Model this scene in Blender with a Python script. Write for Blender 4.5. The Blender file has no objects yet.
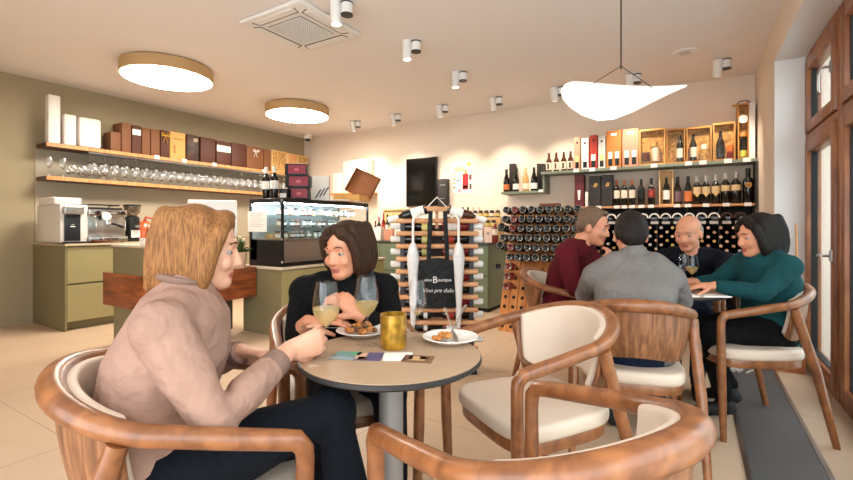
import bpy, bmesh, math, random
from mathutils import Vector, Matrix
random.seed(7)
C = bpy.context.scene.collection
PI = math.pi
V = Vector
# ------------------------------------------------------------------ camera frame (level camera, vertical shift)
H = 1.12; F = 443.0; CX = 426.5; CY = 226.0
YAW = math.atan(270/443.0)
RV = (math.cos(YAW), math.sin(YAW)); FV = (-math.sin(YAW), math.cos(YAW))
def W(r, d, z=0.0):
    return V((RV[0]*r+FV[0]*d, RV[1]*r+FV[1]*d, z))
def Dv(r, d, z=0.0):
    return W(r, d, z).normalized()
def atD(px, py, d): return W((px-CX)/F*d, d, H+(CY-py)/F*d)
def atZ(px, py, z): return atD(px, py, F*(H-z)/(py-CY))
def atY(px, py, y):
    u = (px-CX)/F; return atD(px, py, y/(RV[1]*u+FV[1]))
def atX(px, py, x):
    u = (px-CX)/F; return atD(px, py, x/(RV[0]*u+FV[0]))
def yaw_of(v): return math.atan2(-v.x, v.y)
XL, YB, XR, HC = -6.57, 6.17, 0.563, 2.83

# ------------------------------------------------------------------ materials
def lin(c):
    return tuple(((v/255/12.92) if v/255 <= .04045 else ((v/255+.055)/1.055)**2.4) for v in c)
MATS = {}
def mat(name, rgb, rough=.5, metal=0, noise=None, bump=None, spec=.5, emit=None, coat=0, sheen=0, srgb=True):
    if name in MATS: return MATS[name]
    m = bpy.data.materials.new(name); m.use_nodes = True
    nt = m.node_tree; b = nt.nodes['Principled BSDF']
    c = lin(rgb) if srgb else rgb
    b.inputs['Base Color'].default_value = (*c, 1)
    b.inputs['Roughness'].default_value = rough; b.inputs['Metallic'].default_value = metal
    b.inputs['Specular IOR Level'].default_value = spec
    b.inputs['Coat Weight'].default_value = coat
    b.inputs['Sheen Weight'].default_value = sheen
    if emit:
        b.inputs['Emission Color'].default_value = (*emit[0], 1); b.inputs['Emission Strength'].default_value = emit[1]
    tc = None
    if noise or bump:
        tc = nt.nodes.new('ShaderNodeTexCoord')
    if noise:
        sc, amt = noise[0], noise[1]
        n = nt.nodes.new('ShaderNodeTexNoise'); n.inputs['Scale'].default_value = sc; n.inputs['Detail'].default_value = 4
        nt.links.new(tc.outputs['Object'], n.inputs['Vector'])
        r = nt.nodes.new('ShaderNodeValToRGB'); r.color_ramp.elements[0].position = .3; r.color_ramp.elements[1].position = .7
        r.color_ramp.elements[0].color = (*[max(0, v*(1-amt)) for v in c], 1)
        r.color_ramp.elements[1].color = (*[min(1, v*(1+amt)) for v in c], 1)
        nt.links.new(n.outputs['Fac'], r.inputs['Fac']); nt.links.new(r.outputs['Color'], b.inputs['Base Color'])
    if bump:
        n2 = nt.nodes.new('ShaderNodeTexNoise'); n2.inputs['Scale'].default_value = bump[0]; n2.inputs['Detail'].default_value = 3
        nt.links.new(tc.outputs['Object'], n2.inputs['Vector'])
        bp = nt.nodes.new('ShaderNodeBump'); bp.inputs['Strength'].default_value = bump[1]; bp.inputs['Distance'].default_value = bump[2] if len(bump) > 2 else .01
        nt.links.new(n2.outputs['Fac'], bp.inputs['Height']); nt.links.new(bp.outputs['Normal'], b.inputs['Normal'])
    MATS[name] = m; return m
def wood(name, c1, c2, stretch=(2, 2, 25), rough=.4, scale=1.0, coat=0.0):
    m = bpy.data.materials.new(name); m.use_nodes = True; nt = m.node_tree; b = nt.nodes['Principled BSDF']
    tc = nt.nodes.new('ShaderNodeTexCoord'); mp = nt.nodes.new('ShaderNodeMapping'); mp.inputs['Scale'].default_value = stretch
    n = nt.nodes.new('ShaderNodeTexNoise'); n.inputs['Scale'].default_value = scale; n.inputs['Detail'].default_value = 6; n.inputs['Distortion'].default_value = .6
    r = nt.nodes.new('ShaderNodeValToRGB'); r.color_ramp.elements[0].position = .35; r.color_ramp.elements[1].position = .68
    r.color_ramp.elements[0].color = (*lin(c1), 1); r.color_ramp.elements[1].color = (*lin(c2), 1)
    nt.links.new(tc.outputs['Object'], mp.inputs['Vector']); nt.links.new(mp.outputs['Vector'], n.inputs['Vector'])
    nt.links.new(n.outputs['Fac'], r.inputs['Fac']); nt.links.new(r.outputs['Color'], b.inputs['Base Color'])
    b.inputs['Roughness'].default_value = rough; b.inputs['Coat Weight'].default_value = coat; b.inputs['Coat Roughness'].default_value = .25
    MATS[name] = m; return m
def thin_glass(name, tint=(1, 1, 1), gloss=.12, rough=.02, mult=.4):
    m = bpy.data.materials.new(name); m.use_nodes = True; nt = m.node_tree; nt.nodes.clear()
    o = nt.nodes.new('ShaderNodeOutputMaterial'); t = nt.nodes.new('ShaderNodeBsdfTransparent'); g = nt.nodes.new('ShaderNodeBsdfGlossy')
    lw = nt.nodes.new('ShaderNodeLayerWeight'); lw.inputs['Blend'].default_value = .35
    ad = nt.nodes.new('ShaderNodeMath'); ad.operation = 'MULTIPLY_ADD'; ad.inputs[1].default_value = mult; ad.inputs[2].default_value = gloss*.3; ad.use_clamp = True
    mx = nt.nodes.new('ShaderNodeMixShader'); t.inputs['Color'].default_value = (*tint, 1); g.inputs['Roughness'].default_value = rough
    g.inputs['Color'].default_value = (.95, .97, 1, 1)
    nt.links.new(lw.outputs['Facing'], ad.inputs[0]); nt.links.new(ad.outputs[0], mx.inputs['Fac'])
    nt.links.new(t.outputs[0], mx.inputs[1]); nt.links.new(g.outputs[0], mx.inputs[2]); nt.links.new(mx.outputs[0], o.inputs['Surface'])
    MATS[name] = m; return m
def emis(name, col, strength):
    m = bpy.data.materials.new(name); m.use_nodes = True; nt = m.node_tree; nt.nodes.clear()
    o = nt.nodes.new('ShaderNodeOutputMaterial'); e = nt.nodes.new('ShaderNodeEmission')
    e.inputs['Color'].default_value = (*col, 1); e.inputs['Strength'].default_value = strength
    nt.links.new(e.outputs[0], o.inputs['Surface']); MATS[name] = m; return m

M_oak = wood('oak_chair', (116, 68, 36), (156, 98, 56), (13, 13, 9), .34, 1.6, .25)
M_veneer = wood('oak_veneer', (108, 66, 40), (162, 110, 72), (38, 38, 2), .4, 1.4)
M_cream = mat('cream_leather', (214, 194, 174), .5, noise=(6, .03))
M_white = mat('white_paint', (236, 234, 230), .5)
M_black = mat('black_plastic', (18, 18, 19), .4)
M_blackmat = mat('black_matte', (13, 13, 14), .75)
M_steel = mat('brushed_steel', (190, 188, 184), .28, 1)
M_chrome = mat('chrome', (215, 215, 215), .12, 1)
M_grey = mat('grey_metal', (150, 146, 142), .45, .3)
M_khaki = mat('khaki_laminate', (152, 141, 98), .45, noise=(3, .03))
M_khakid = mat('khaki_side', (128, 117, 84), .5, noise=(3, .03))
M_green = mat('green_laminate', (112, 124, 98), .5)
M_sage = mat('sage_shelf', (120, 130, 112), .5)
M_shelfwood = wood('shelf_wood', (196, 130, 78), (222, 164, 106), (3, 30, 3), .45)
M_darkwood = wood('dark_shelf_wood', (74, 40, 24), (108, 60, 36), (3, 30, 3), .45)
M_barwood = wood('bar_walnut', (104, 48, 20), (176, 92, 46), (2.5, 2.0, 16), .38, 1.2, .2)
M_rackwood = wood('rack_pine', (190, 116, 54), (222, 150, 82), (22, 6, 4), .5)
M_birch = wood('birch', (200, 140, 94), (222, 166, 120), (4, 4, 4), .5)
M_pine = wood('pine_box', (214, 170, 108), (236, 200, 146), (12, 12, 3), .55)
M_glass = thin_glass('clear_glass')
M_shelfglass = thin_glass('shelf_glass', (.97, .97, .96), .5, .12, .9)
M_pane = thin_glass('window_glass', (.96, .99, .99), .06)
M_tabtop = mat('table_laminate', (174, 146, 118), .45, noise=(14, .05))
M_tabedge = mat('table_dark_edge', (44, 42, 42), .5)
M_brown = mat('brown_carton', (124, 78, 46), .6, noise=(8, .05))
M_dbrown = mat('dark_brown_carton', (84, 44, 28), .6, noise=(8, .08))
M_kraft = mat('kraft_carton', (220, 164, 92), .65, noise=(8, .06))
M_card = mat('corrugated_card', (150, 92, 52), .7, noise=(10, .08))
M_wcard = mat('white_carton', (238, 230, 222), .6)
M_paper = mat('paper', (240, 234, 226), .7)
M_bottle = mat('dark_bottle_glass', (14, 15, 12), .12, spec=.6)
M_bottleg = mat('green_bottle_glass', (22, 30, 18), .12, spec=.6)
M_amber = mat('amber_bottle_glass', (74, 34, 14), .15, spec=.6)
M_rose = mat('rose_bottle_glass', (214, 150, 92), .15, spec=.6)
M_redglass = mat('red_bottle_glass', (120, 26, 24), .2, spec=.6)
M_maroon = mat('maroon_carton', (98, 20, 32), .5)
M_gold = mat('gold_foil', (204, 152, 70), .4, .25)
M_goldcard = mat('gold_carton', (186, 124, 50), .5, noise=(20, .1))
M_straw = mat('straw_filler', (190, 146, 84), .8, noise=(32, .65), bump=(90, .6))
M_red = mat('red_carton', (178, 52, 36), .5)
M_salmon = mat('salmon_carton', (206, 140, 112), .55)
M_orange = mat('orange_carton', (198, 120, 52), .55)
M_skin = mat('skin', (216, 160, 132), .5, noise=(25, .05))
M_skinw = mat('skin_warm', (214, 146, 112), .5, noise=(25, .06))
M_lip = mat('lips', (172, 92, 82), .45)
M_eyew = mat('eye_white', (158, 146, 138), .4)
M_iris = mat('iris_dark', (46, 32, 24), .2)

# ------------------------------------------------------------------ mesh builder
class MB:
    def __init__(s): s.v = []; s.f = []; s.m = []; s.mi = 0
    def mat(s, i): s.mi = i; return s
    def add(s, vs, fs):
        o = len(s.v); s.v += [tuple(p) for p in vs]
        for f in fs: s.f.append(tuple(i+o for i in f)); s.m.append(s.mi)
        return s
    def box(s, x0, x1, y0, y1, z0, z1, M=None):
        vs = [V((x, y, z)) for z in (z0, z1) for y in (y0, y1) for x in (x0, x1)]
        if M: vs = [M @ p for p in vs]
        return s.add(vs, [(0, 2, 3, 1), (4, 5, 7, 6), (0, 1, 5, 4), (2, 6, 7, 3), (0, 4, 6, 2), (1, 3, 7, 5)])
    def prism(s, pts, z0, z1, M=None):
        n = len(pts)
        vs = [V((p[0], p[1], z0)) for p in pts]+[V((p[0], p[1], z1)) for p in pts]
        if M: vs = [M @ p for p in vs]
        fs = [tuple(reversed(range(n))), tuple(range(n, 2*n))]+[(i, (i+1) % n, n+(i+1) % n, n+i) for i in range(n)]
        return s.add(vs, fs)
    def lathe(s, prof, n=20, M=None, cap=True):
        vs = []; fs = []
        for (r, z) in prof:
            for k in range(n):
                a = 2*PI*k/n; vs.append(V((r*math.cos(a), r*math.sin(a), z)))
        for i in range(len(prof)-1):
            for k in range(n):
                a, b = i*n+k, i*n+(k+1) % n
                fs.append((a, b, b+n, a+n))
        if cap:
            fs.append(tuple(reversed(range(n)))); fs.append(tuple(range((len(prof)-1)*n, len(prof)*n)))
        if M: vs = [M @ p for p in vs]
        return s.add(vs, fs)
    def cyl(s, p0, p1, r0, r1=None, n=12):
        return s.tube([p0, p1], [r0, r0 if r1 is None else r1], n)
    def tube(s, pts, rad, n=12, flat=1.0, up=None, closed=False):
        pts = [V(p) for p in pts]
        if not hasattr(rad, '__len__'): rad = [rad]*len(pts)
        vs = []; fs = []; prev = None
        for i, p in enumerate(pts):
            a = pts[max(0, i-1)]; b = pts[min(len(pts)-1, i+1)]
            if closed: a = pts[i-1]; b = pts[(i+1) % len(pts)]
            t = (b-a).normalized()
            if up is not None: u = V(up)
            elif prev is not None: u = prev
            else: u = V((0, 0, 1)) if abs(t.z) < .9 else V((0, 1, 0))
            x = t.cross(u).normalized(); y = x.cross(t).normalized(); prev = y
            for k in range(n):
                an = 2*PI*k/n; vs.append(p+x*(rad[i]*math.cos(an))+y*(rad[i]*flat*math.sin(an)))
        for i in range(len(pts)-1+(1 if closed else 0)):
            for k in range(n):
                a, b = i*n+k, i*n+(k+1) % n; c = ((i+1) % len(pts))*n
                fs.append((a, b, c+(k+1) % n, c+k))
        if not closed: fs.append(tuple(reversed(range(n)))); fs.append(tuple(range((len(pts)-1)*n, len(pts)*n)))
        return s.add(vs, fs)
    def ell(s, c, r, M=None, n=14, m=10):
        c = V(c); vs = [V((0, 0, -1))]; fs = []
        for i in range(1, m):
            a = -PI/2+PI*i/m
            for k in range(n):
                b = 2*PI*k/n; vs.append(V((math.cos(a)*math.cos(b), math.cos(a)*math.sin(b), math.sin(a))))
        vs.append(V((0, 0, 1)))
        for k in range(n): fs.append((0, 1+(k+1) % n, 1+k))
        for i in range(m-2):
            for k in range(n):
                a = 1+i*n+k; b = 1+i*n+(k+1) % n; fs.append((a, b, b+n, a+n))
        t = 1+(m-2)*n
        for k in range(n): fs.append((t+k, t+(k+1) % n, len(vs)-1))
        vs = [V((p.x*r[0], p.y*r[1], p.z*r[2])) for p in vs]
        if M: vs = [M @ p for p in vs]
        return s.add([p+c for p in vs], fs)
    def chain(s, pts, rad, n=12):          # tube with round ends: limbs
        pts = [V(p) for p in pts]
        s.tube(pts, rad, n)
        for p, r in zip(pts, rad): s.ell(p, (r, r, r), n=n, m=8)
        return s
    def loft(s, secs, n=20):               # (centre, xaxis, rx, yaxis, ry)
        vs = []; fs = []
        for c, xa, rx, ya, ry in secs:
            for k in range(n):
                a = 2*PI*k/n; vs.append(V(c)+V(xa)*(rx*math.cos(a))+V(ya)*(ry*math.sin(a)))
        for i in range(len(secs)-1):
            for k in range(n):
                a, b = i*n+k, i*n+(k+1) % n; fs.append((a, b, b+n, a+n))
        fs.append(tuple(reversed(range(n)))); fs.append(tuple(range((len(secs)-1)*n, len(secs)*n)))
        return s.add(vs, fs)
    def mesh(s, name, mats, smooth=True, bevel=None, ang=40, weld=False):
        me = bpy.data.meshes.new(name); me.from_pydata(s.v, [], s.f)
        for m in (mats if isinstance(mats, (list, tuple)) else [mats]): me.materials.append(m)
        me.polygons.foreach_set('material_index', s.m)
        bm = bmesh.new(); bm.from_mesh(me)
        bmesh.ops.recalc_face_normals(bm, faces=bm.faces)
        if bevel:
            ed = [e for e in bm.edges if len(e.link_faces) == 2 and e.calc_face_angle(0) > math.radians(35)]
            bmesh.ops.bevel(bm, geom=ed, offset=bevel[0], segments=bevel[1], affect='EDGES', profile=.5, clamp_overlap=True)
        bm.to_mesh(me); bm.free()
        if smooth:
            me.polygons.foreach_set('use_smooth', [True]*len(me.polygons)); me.set_sharp_from_angle(angle=math.radians(ang))
        return me
    def build(s, name, mats, parent=None, loc=None, rot=None, **k):
        return place(name, s.mesh(name, mats, **k), parent, loc, rot)
def place(name, me, parent=None, loc=None, rot=None):
    o = bpy.data.objects.new(name, me); C.objects.link(o)
    if parent: o.parent = parent
    if loc is not None: o.location = loc
    if rot is not None: o.rotation_euler = rot
    return o
def tag(o, label, cat, group=None, kind=None):
    o['label'] = label; o['category'] = cat
    if group: o['group'] = group
    if kind: o['kind'] = kind
    return o
def thing(name, label, cat, loc=(0, 0, 0), rz=0, group=None):
    o = bpy.data.objects.new(name, None); C.objects.link(o); o.location = loc; o.rotation_euler = (0, 0, rz); o.empty_display_size = .1
    return tag(o, label, cat, group)
def copy_tree(o, parent=None):
    c = o.copy(); C.objects.link(c); c.parent = parent
    for ch in list(o.children): copy_tree(ch, c)
    return c
def struct(name, mb, m, **k):
    o = mb.build(name, m, **k); o['kind'] = 'structure'; return o
def text(name, body, size, parent, loc, rot, m, shear=0, extr=.0004):
    cu = bpy.data.curves.new(name, 'FONT'); cu.body = body; cu.size = size; cu.align_x = 'CENTER'; cu.align_y = 'CENTER'; cu.shear = shear; cu.extrude = extr
    cu.materials.append(m); o = bpy.data.objects.new(name, cu); C.objects.link(o)
    me = bpy.data.meshes.new_from_object(o.evaluated_get(bpy.context.evaluated_depsgraph_get())); bpy.data.objects.remove(o); o = bpy.data.objects.new(name, me); C.objects.link(o); o.parent = parent; o.location = loc; o.rotation_euler = rot; return o
def baked(mb, name, mats, voxel, smooth_it=3, parent=None, pick=None):
    """merge the closed shapes of mb into one continuous skin"""
    me = mb.mesh(name, mats, smooth=False); o = bpy.data.objects.new('t', me); C.objects.link(o)
    r = o.modifiers.new('r', 'REMESH'); r.mode = 'VOXEL'; r.voxel_size = voxel; r.use_smooth_shade = True
    sm = o.modifiers.new('s', 'SMOOTH'); sm.factor = .5; sm.iterations = smooth_it
    dg = bpy.context.evaluated_depsgraph_get(); ev = o.evaluated_get(dg); nm = bpy.data.meshes.new_from_object(ev); nm.name = name
    bpy.data.objects.remove(o); bpy.data.meshes.remove(me)
    nm.materials.clear()
    for m in (mats if isinstance(mats, (list, tuple)) else [mats]): nm.materials.append(m)
    if pick:
        nm.polygons.foreach_set('material_index', [pick(p.center) for p in nm.polygons])
    else: nm.polygons.foreach_set('material_index', [0]*len(nm.polygons))
    nm.polygons.foreach_set('use_smooth', [True]*len(nm.polygons))
    return place(name, nm, parent)

# ------------------------------------------------------------------ setting
def floor_mat():
    m = bpy.data.materials.new('floor_tiles'); m.use_nodes = True; nt = m.node_tree; b = nt.nodes['Principled BSDF']
    tc = nt.nodes.new('ShaderNodeTexCoord'); mp = nt.nodes.new('ShaderNodeMapping'); mp.inputs['Location'].default_value = (.35, .2, 0)
    br = nt.nodes.new('ShaderNodeTexBrick'); br.offset = 0; br.squash = 1
    br.inputs['Scale'].default_value = 1; br.inputs['Brick Width'].default_value = 1.2; br.inputs['Row Height'].default_value = 1.2
    br.inputs['Mortar Size'].default_value = .0035; br.inputs['Mortar Smooth'].default_value = .3
    n = nt.nodes.new('ShaderNodeTexNoise'); n.inputs['Scale'].default_value = 2.5; n.inputs['Detail'].default_value = 6
    r = nt.nodes.new('ShaderNodeValToRGB'); r.color_ramp.elements[0].color = (*lin((188, 160, 132)), 1); r.color_ramp.elements[1].color = (*lin((205, 178, 150)), 1)
    nt.links.new(tc.outputs['Object'], mp.inputs[0]); nt.links.new(mp.outputs[0], br.inputs['Vector']); nt.links.new(tc.outputs['Object'], n.inputs['Vector'])
    nt.links.new(n.outputs['Fac'], r.inputs['Fac']); nt.links.new(r.outputs['Color'], br.inputs['Color1']); nt.links.new(r.outputs['Color'], br.inputs['Color2'])
    br.inputs['Mortar'].default_value = (*lin((160, 136, 112)), 1)
    nt.links.new(br.outputs['Color'], b.inputs['Base Color']); b.inputs['Roughness'].default_value = .42
    return m
M_floor = floor_mat()
M_ceil = mat('ceiling_paint', (240, 234, 230), .9)
M_wall = mat('cream_wall', (232, 216, 198), .9, noise=(1.5, .015))
M_niche = mat('white_reveal', (236, 234, 232), .85)
M_olive = mat('olive_wall', (166, 151, 122), .9, noise=(1.2, .03))
M_winwood = wood('window_wood', (120, 70, 40), (164, 104, 64), (10, 10, 3), .4)
Y0 = -1.6
struct('floor', MB().box(XL, XR+.6, Y0, YB+.1, -.1, 0), M_floor)
struct('ceiling', MB().box(XL, XR+.4, Y0, YB+.1, HC, HC+.12), M_ceil)
struct('wall_left', MB().box(XL-.12, XL, Y0, YB, 0, HC), M_olive)
struct('wall_back', MB().box(XL-.12, XR+.4, YB, YB+.12, 0, HC), M_wall)
NY = 4.74; NX = .766; NT = 2.515
struct('wall_right', MB().box(XR, XR+.4, NY, YB, 0, HC).box(XR, XR+.4, Y0, NY, NT, HC), [M_wall])
struct('trim_1', MB().box(XR+.001, NX+.1, NY-.004, NY, 0, NT).box(XR+.001, NX+.1, Y0, NY-.004, NT-.004, NT), M_niche)
struct('light_shaping_wall', MB().box(XL-.12, -2.8, Y0-.12, Y0, 0, HC).box(-2.8, XR+.4, Y0-.12, Y0, 2.55, HC).box(-2.8, XR+.4, Y0-.12, Y0, 0, .12), M_wall)  # unseen wall added to cut frontal fill, its opening shaped to admit daylight
struct('trim_2', MB().box(XL, XL+.008, 2.03, 5.6, .93, 2.024), mat('backsplash', (176, 164, 142), .6))
struct('baseboard_left', MB().box(XL, XL+.012, Y0, 1.93, 0, .06), M_olive)
struct('baseboard_back', MB().box(XL, XR, YB-.012, YB, 0, .06), M_wall)
# window: wooden frame, tall glazed door with a top light
def window(name, y0, y1):
    root = bpy.data.objects.new(name, None); C.objects.link(root); root['kind'] = 'structure'
    fr = MB(); x0, x1 = NX, NX+.09; zt = NT-.01
    fr.box(x0, x1, y1-.06, y1, 0, zt).box(x0, x1, y0, y0+.06, 0, zt).box(x0, x1, y0+.06, y1-.06, zt-.05, zt).box(x0, x1, y0+.06, y1-.06, 0, .05).box(x0, x1, y0+.06, y1-.06, 1.80, 1.86)
    fr.build('frame', M_winwood, root, bevel=(.006, 2))
    for nm, z0, z1 in (('sash', .055, 1.795), ('top_sash', 1.865, zt-.055)):
        s = MB(); a, b = y0+.065, y1-.065; xx0, xx1 = x0-.015, x1-.02; w = .085
        s.box(xx0, xx1, a, a+w, z0, z1).box(xx0, xx1, b-w, b, z0, z1).box(xx0, xx1, a+w, b-w, z0, z0+w).box(xx0, xx1, a+w, b-w, z1-w, z1)
        so = s.build(nm, M_winwood, root, bevel=(.006, 2))
        MB().box(x0+.03, x0+.036, a+w-.01, b-w+.01, z0+w-.01, z1-w+.01).build('pane', M_pane, so)
        MB().box(x0+.012, x0+.05, b-w-.008, b-w, z0+w, z1-w).box(x0+.012, x0+.05, a+w, b-w, z0+w, z0+w+.008).build('gasket', M_blackmat, so)
        hz = (z0+z1)/2+(.0 if nm == 'top_sash' else .0)
        hm = MB().box(xx0-.012, xx0, a+.03, a+.06, hz-.035, hz+.035).cyl((xx0-.012, a+.045, hz), (xx0-.05, a+.045, hz), .009)
        if nm == 'sash': hm.tube([(xx0-.05, a+.045, hz), (xx0-.05, a+.09, hz), (xx0-.05, a+.16, hz-.005)], [.01, .01, .008])
        else: hm.tube([(xx0-.05, a+.045, hz), (xx0-.05, a+.12, hz), (xx0-.05, a+.14, hz-.02), (xx0-.05, a+.145, hz-.13), (xx0-.05, a+.12, hz-.15)], [.008]*5)
        hm.build('handle', M_steel, so)
    return root
window('window_1', 3.72, NY)
window('window_2', 2.62, 3.70)
window('window_3', 1.40, 2.60)
# outside: pale house front across the pavement
M_ext = mat('pale_render', (172, 192, 188), .9, noise=(2, .03))
M_pave = mat('pavement', (186, 190, 188), .9, noise=(6, .06))
struct('ground', MB().box(XR+.6, 9, -8, 16, -.16, -.06), M_pave)
struct('exterior_wall', MB().box(8.6, 8.9, -8, 16, -.1, 3.6), M_ext)
# ------------------------------------------------------------------ ceiling fixtures
M_lampside = mat('lamp_sand', (196, 160, 112), .6)
M_diff = emis('lamp_diffuser', (1, .91, .79), 23)
for (px, py, lab) in ((168, 79, 'large round drum ceiling lamp nearer the coffee machines, sand coloured rim'), (297.5, 116, 'round drum ceiling lamp over the pastry display, nearer the corner')):
    p = atZ(px, py, 2.70)
    t = thing('ceiling_lamp', lab, 'lamp', (p.x, p.y, 2.70), 0, 'drum ceiling lamps')
    R = .44
    MB().lathe([(R, 0), (R, .115), (R-.02, .13), (.1, .13)], 48).lathe([(R-.012, .002), (R-.012, -.001)], 48).build('drum', M_lampside, t)
    MB().lathe([(R-.012, -.004), (R-.03, -.008), (.05, -.012)], 48).build('diffuser', M_diff, t)
# air conditioner cassette
c = (atZ(242, 18.9, HC)+atZ(357.5, 32.9, HC))/2
t = thing('air_conditioner', 'square white air conditioning cassette set in the ceiling', 'air conditioner', (c.x, c.y, HC), 0)
hw = .36
MB().prism([(-hw, -hw), (hw, -hw), (hw, hw), (-hw, hw)], -.035, -.001).build('panel', M_white, t, bevel=(.02, 3))
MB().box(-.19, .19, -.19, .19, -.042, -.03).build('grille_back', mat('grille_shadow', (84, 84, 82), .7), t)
g = MB()
for i in range(17):
    q = -.185+.37*i/16; g.box(q-.004, q+.004, -.19, .19, -.047, -.040).box(-.19, .19, q-.003, q+.003, -.0475, -.041)
g.build('grille', M_white, t)
for i in range(4):
    M = Matrix.Rotation(i*PI/2, 4, 'Z')
    fl = MB().box(-.22, .22, -.315, -.25, -.041, -.034, M).build('louver', M_white, t, bevel=(.003, 1))
    MB().tube([M @ V(q) for q in ((-.245, -.31, -.036), (-.225, -.245, -.0365), (.225, -.245, -.0365), (.245, -.31, -.036))], .004, 6).build('slot', M_black, fl)
# spot heads
M_spotlens = emis('spot_lens', (1, .88, .72), 6)
def spot(px, py, label, aim):
    p = atZ(px, py, HC)
    t = thing('ceiling_spotlight', label, 'spotlight', (p.x, p.y, HC), 0, 'white twin-cylinder ceiling spotlights')
    MB().lathe([(.045, -.10), (.045, -.001)], 20).build('canopy', M_white, t)
    MB().lathe([(.046, -.004), (.0465, -.016)], 20).build('black_ring', M_black, t); MB().lathe([(.0462, -.094), (.0462, -.104)], 20).build('black_ring', M_black, t)
    d = V(aim).normalized(); o = V((-.085*RV[0], -.085*RV[1], -.06))
    h = MB().cyl(o-d*.06, o+d*.11, .042, n=20).cyl(o-d*.02, V((0, 0, -.05)), .012).build('lamp_head', M_white, t)
    MB().cyl(o+d*.1101, o+d*.112, .034, n=20).build('lens', M_spotlens, h)
    L = bpy.data.lights.new('spot_light', 'SPOT'); L.energy = SPOT_E; L.spot_size = 1.45; L.spot_blend = .8; L.color = (1, .86, .70); L.shadow_soft_size = .04
    lo = bpy.data.objects.new('spot_light', L); C.objects.link(lo); q = p+o+d*.13
    lo.location = q; lo.rotation_euler = d.to_track_quat('-Z', 'Y').to_euler()
SPOT_E = 34
bk = (0, .45, -1); dn = (0, .05, -1)
spot(347, 2, 'white ceiling spotlight right beside the air conditioner cassette', dn)
spot(416, 41, 'white ceiling spotlight second in the row from the air conditioner', dn)
spot(463, 72, 'white ceiling spotlight third in the row from the air conditioner', dn)
spot(499, 97, 'white ceiling spotlight midway along the back wall, end of the row from the air conditioner', bk)
spot(445, 105, 'white ceiling spotlight along the back wall, above the poster', bk)
spot(398, 114, 'white ceiling spotlight along the back wall, above the black screen', bk)
spot(358, 121, 'white ceiling spotlight nearest the back left corner', bk)
spot(561, 87, 'white ceiling spotlight half hidden by the left end of the pendant', bk)
spot(637, 74, 'white ceiling spotlight behind the pendant wires', bk)
spot(726, 59, 'white ceiling spotlight nearest the window wall', bk)
p = atZ(685, 52, HC)
t = thing('ceiling_speaker', 'flat round white speaker flush in the ceiling', 'speaker', (p.x, p.y, HC))
MB().lathe([(.115, -.001), (.112, -.012), (.1, -.014)], 32).build('rim', M_white, t); MB().lathe([(.099, -.008), (.05, -.0145)], 32).build('grille', mat('speaker_grille', (206, 202, 198), .7), t)
t = thing('ceiling_sensor', 'small white camera sensor in the back left ceiling corner', 'sensor', (-6.22, 5.93, HC))
MB().lathe([(.075, -.001), (.075, -.06), (.06, -.08)], 20).build('housing', M_white, t); MB().ell((0, 0, -.085), (.05, .05, .035)).build('lens_dome', M_black, t)
# pendant: a bent leaf of white translucent paper
def pendant():
    d0 = 2.6; m = mat('pendant_paper', (238, 230, 222), .8, emit=((1, .95, .88), .30), noise=(5, .04))
    pc = atD(621, 66, d0)
    t = thing('pendant_lamp', 'large white leaf shaped pendant lamp hanging over the far table', 'lamp', (pc.x, pc.y, 0))
    def loc(r, dd, z): return W(r, dd, z)-V((pc.x, pc.y, 0))
    mb = MB(); nu, nv = 36, 14; vs = []; fs = []
    def px2(px, py, d): return ((px-CX)/F*d, d, H+(CY-py)/F*d)
    # lower (near) edge and upper (far) edge sampled from the outline
    lo = [(561, 91), (563, 99), (570, 107), (582, 115), (598, 120.5), (614, 119), (632, 112), (650, 103), (668, 94), (687, 86)]
    hi = [(561, 90), (565, 84), (573, 81.5), (586, 82), (600, 83.5), (618, 85), (636, 86), (654, 86.5), (672, 86), (687, 85.2)]
    def samp(a, u):
        s = u*(len(a)-1); i = min(int(s), len(a)-2); f = s-i
        return (a[i][0]*(1-f)+a[i+1][0]*f, a[i][1]*(1-f)+a[i+1][1]*f)
    for i in range(nu+1):
        u = i/nu; w = math.sin(PI*min(1, max(0, u**.75)))
        A = samp(lo, u); B = samp(hi, u)
        for j in range(nv+1):
            v = j/nv
            dd = d0-.20*w*(1-v)+.22*w*v-.0*w+.04*math.sin(PI*v)*w*0
            bulge = -.035*w*math.sin(PI*v)
            P0 = V(px2(*A, d0-.20*w)); P1 = V(px2(*B, d0+.22*w))
            q = P0.lerp(P1, v); vs.append(loc(q.x, q.y, q.z+bulge))
    for i in range(nu):
        for j in range(nv):
            a = i*(nv+1)+j; fs.append((a, a+1, a+nv+2, a+nv+1))
    mb.add(vs, fs); o = mb.build('shade', m, t); sd = o.modifiers.new('s', 'SOLIDIFY'); sd.thickness = .006; sd.offset = 0
    top = loc(0, 0, 0); r0, _, z0 = px2(621, 66, d0)
    MB().cyl(loc(r0, d0, z0-.02), loc(r0, d0, HC-.001), .004, n=6).build('cable', M_blackmat, t)
    MB().lathe([(.05, HC-.025), (.05, HC-.001)], 20).build('canopy', M_white, t)
    MB().cyl(loc(r0, d0, z0), loc(*px2(593, 83.5, d0+.02)), .0022, n=6).cyl(loc(r0, d0, z0), loc(*px2(652, 87.5, d0+.02)), .0022, n=6).build('wires', M_blackmat, t)
pendant()

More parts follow.
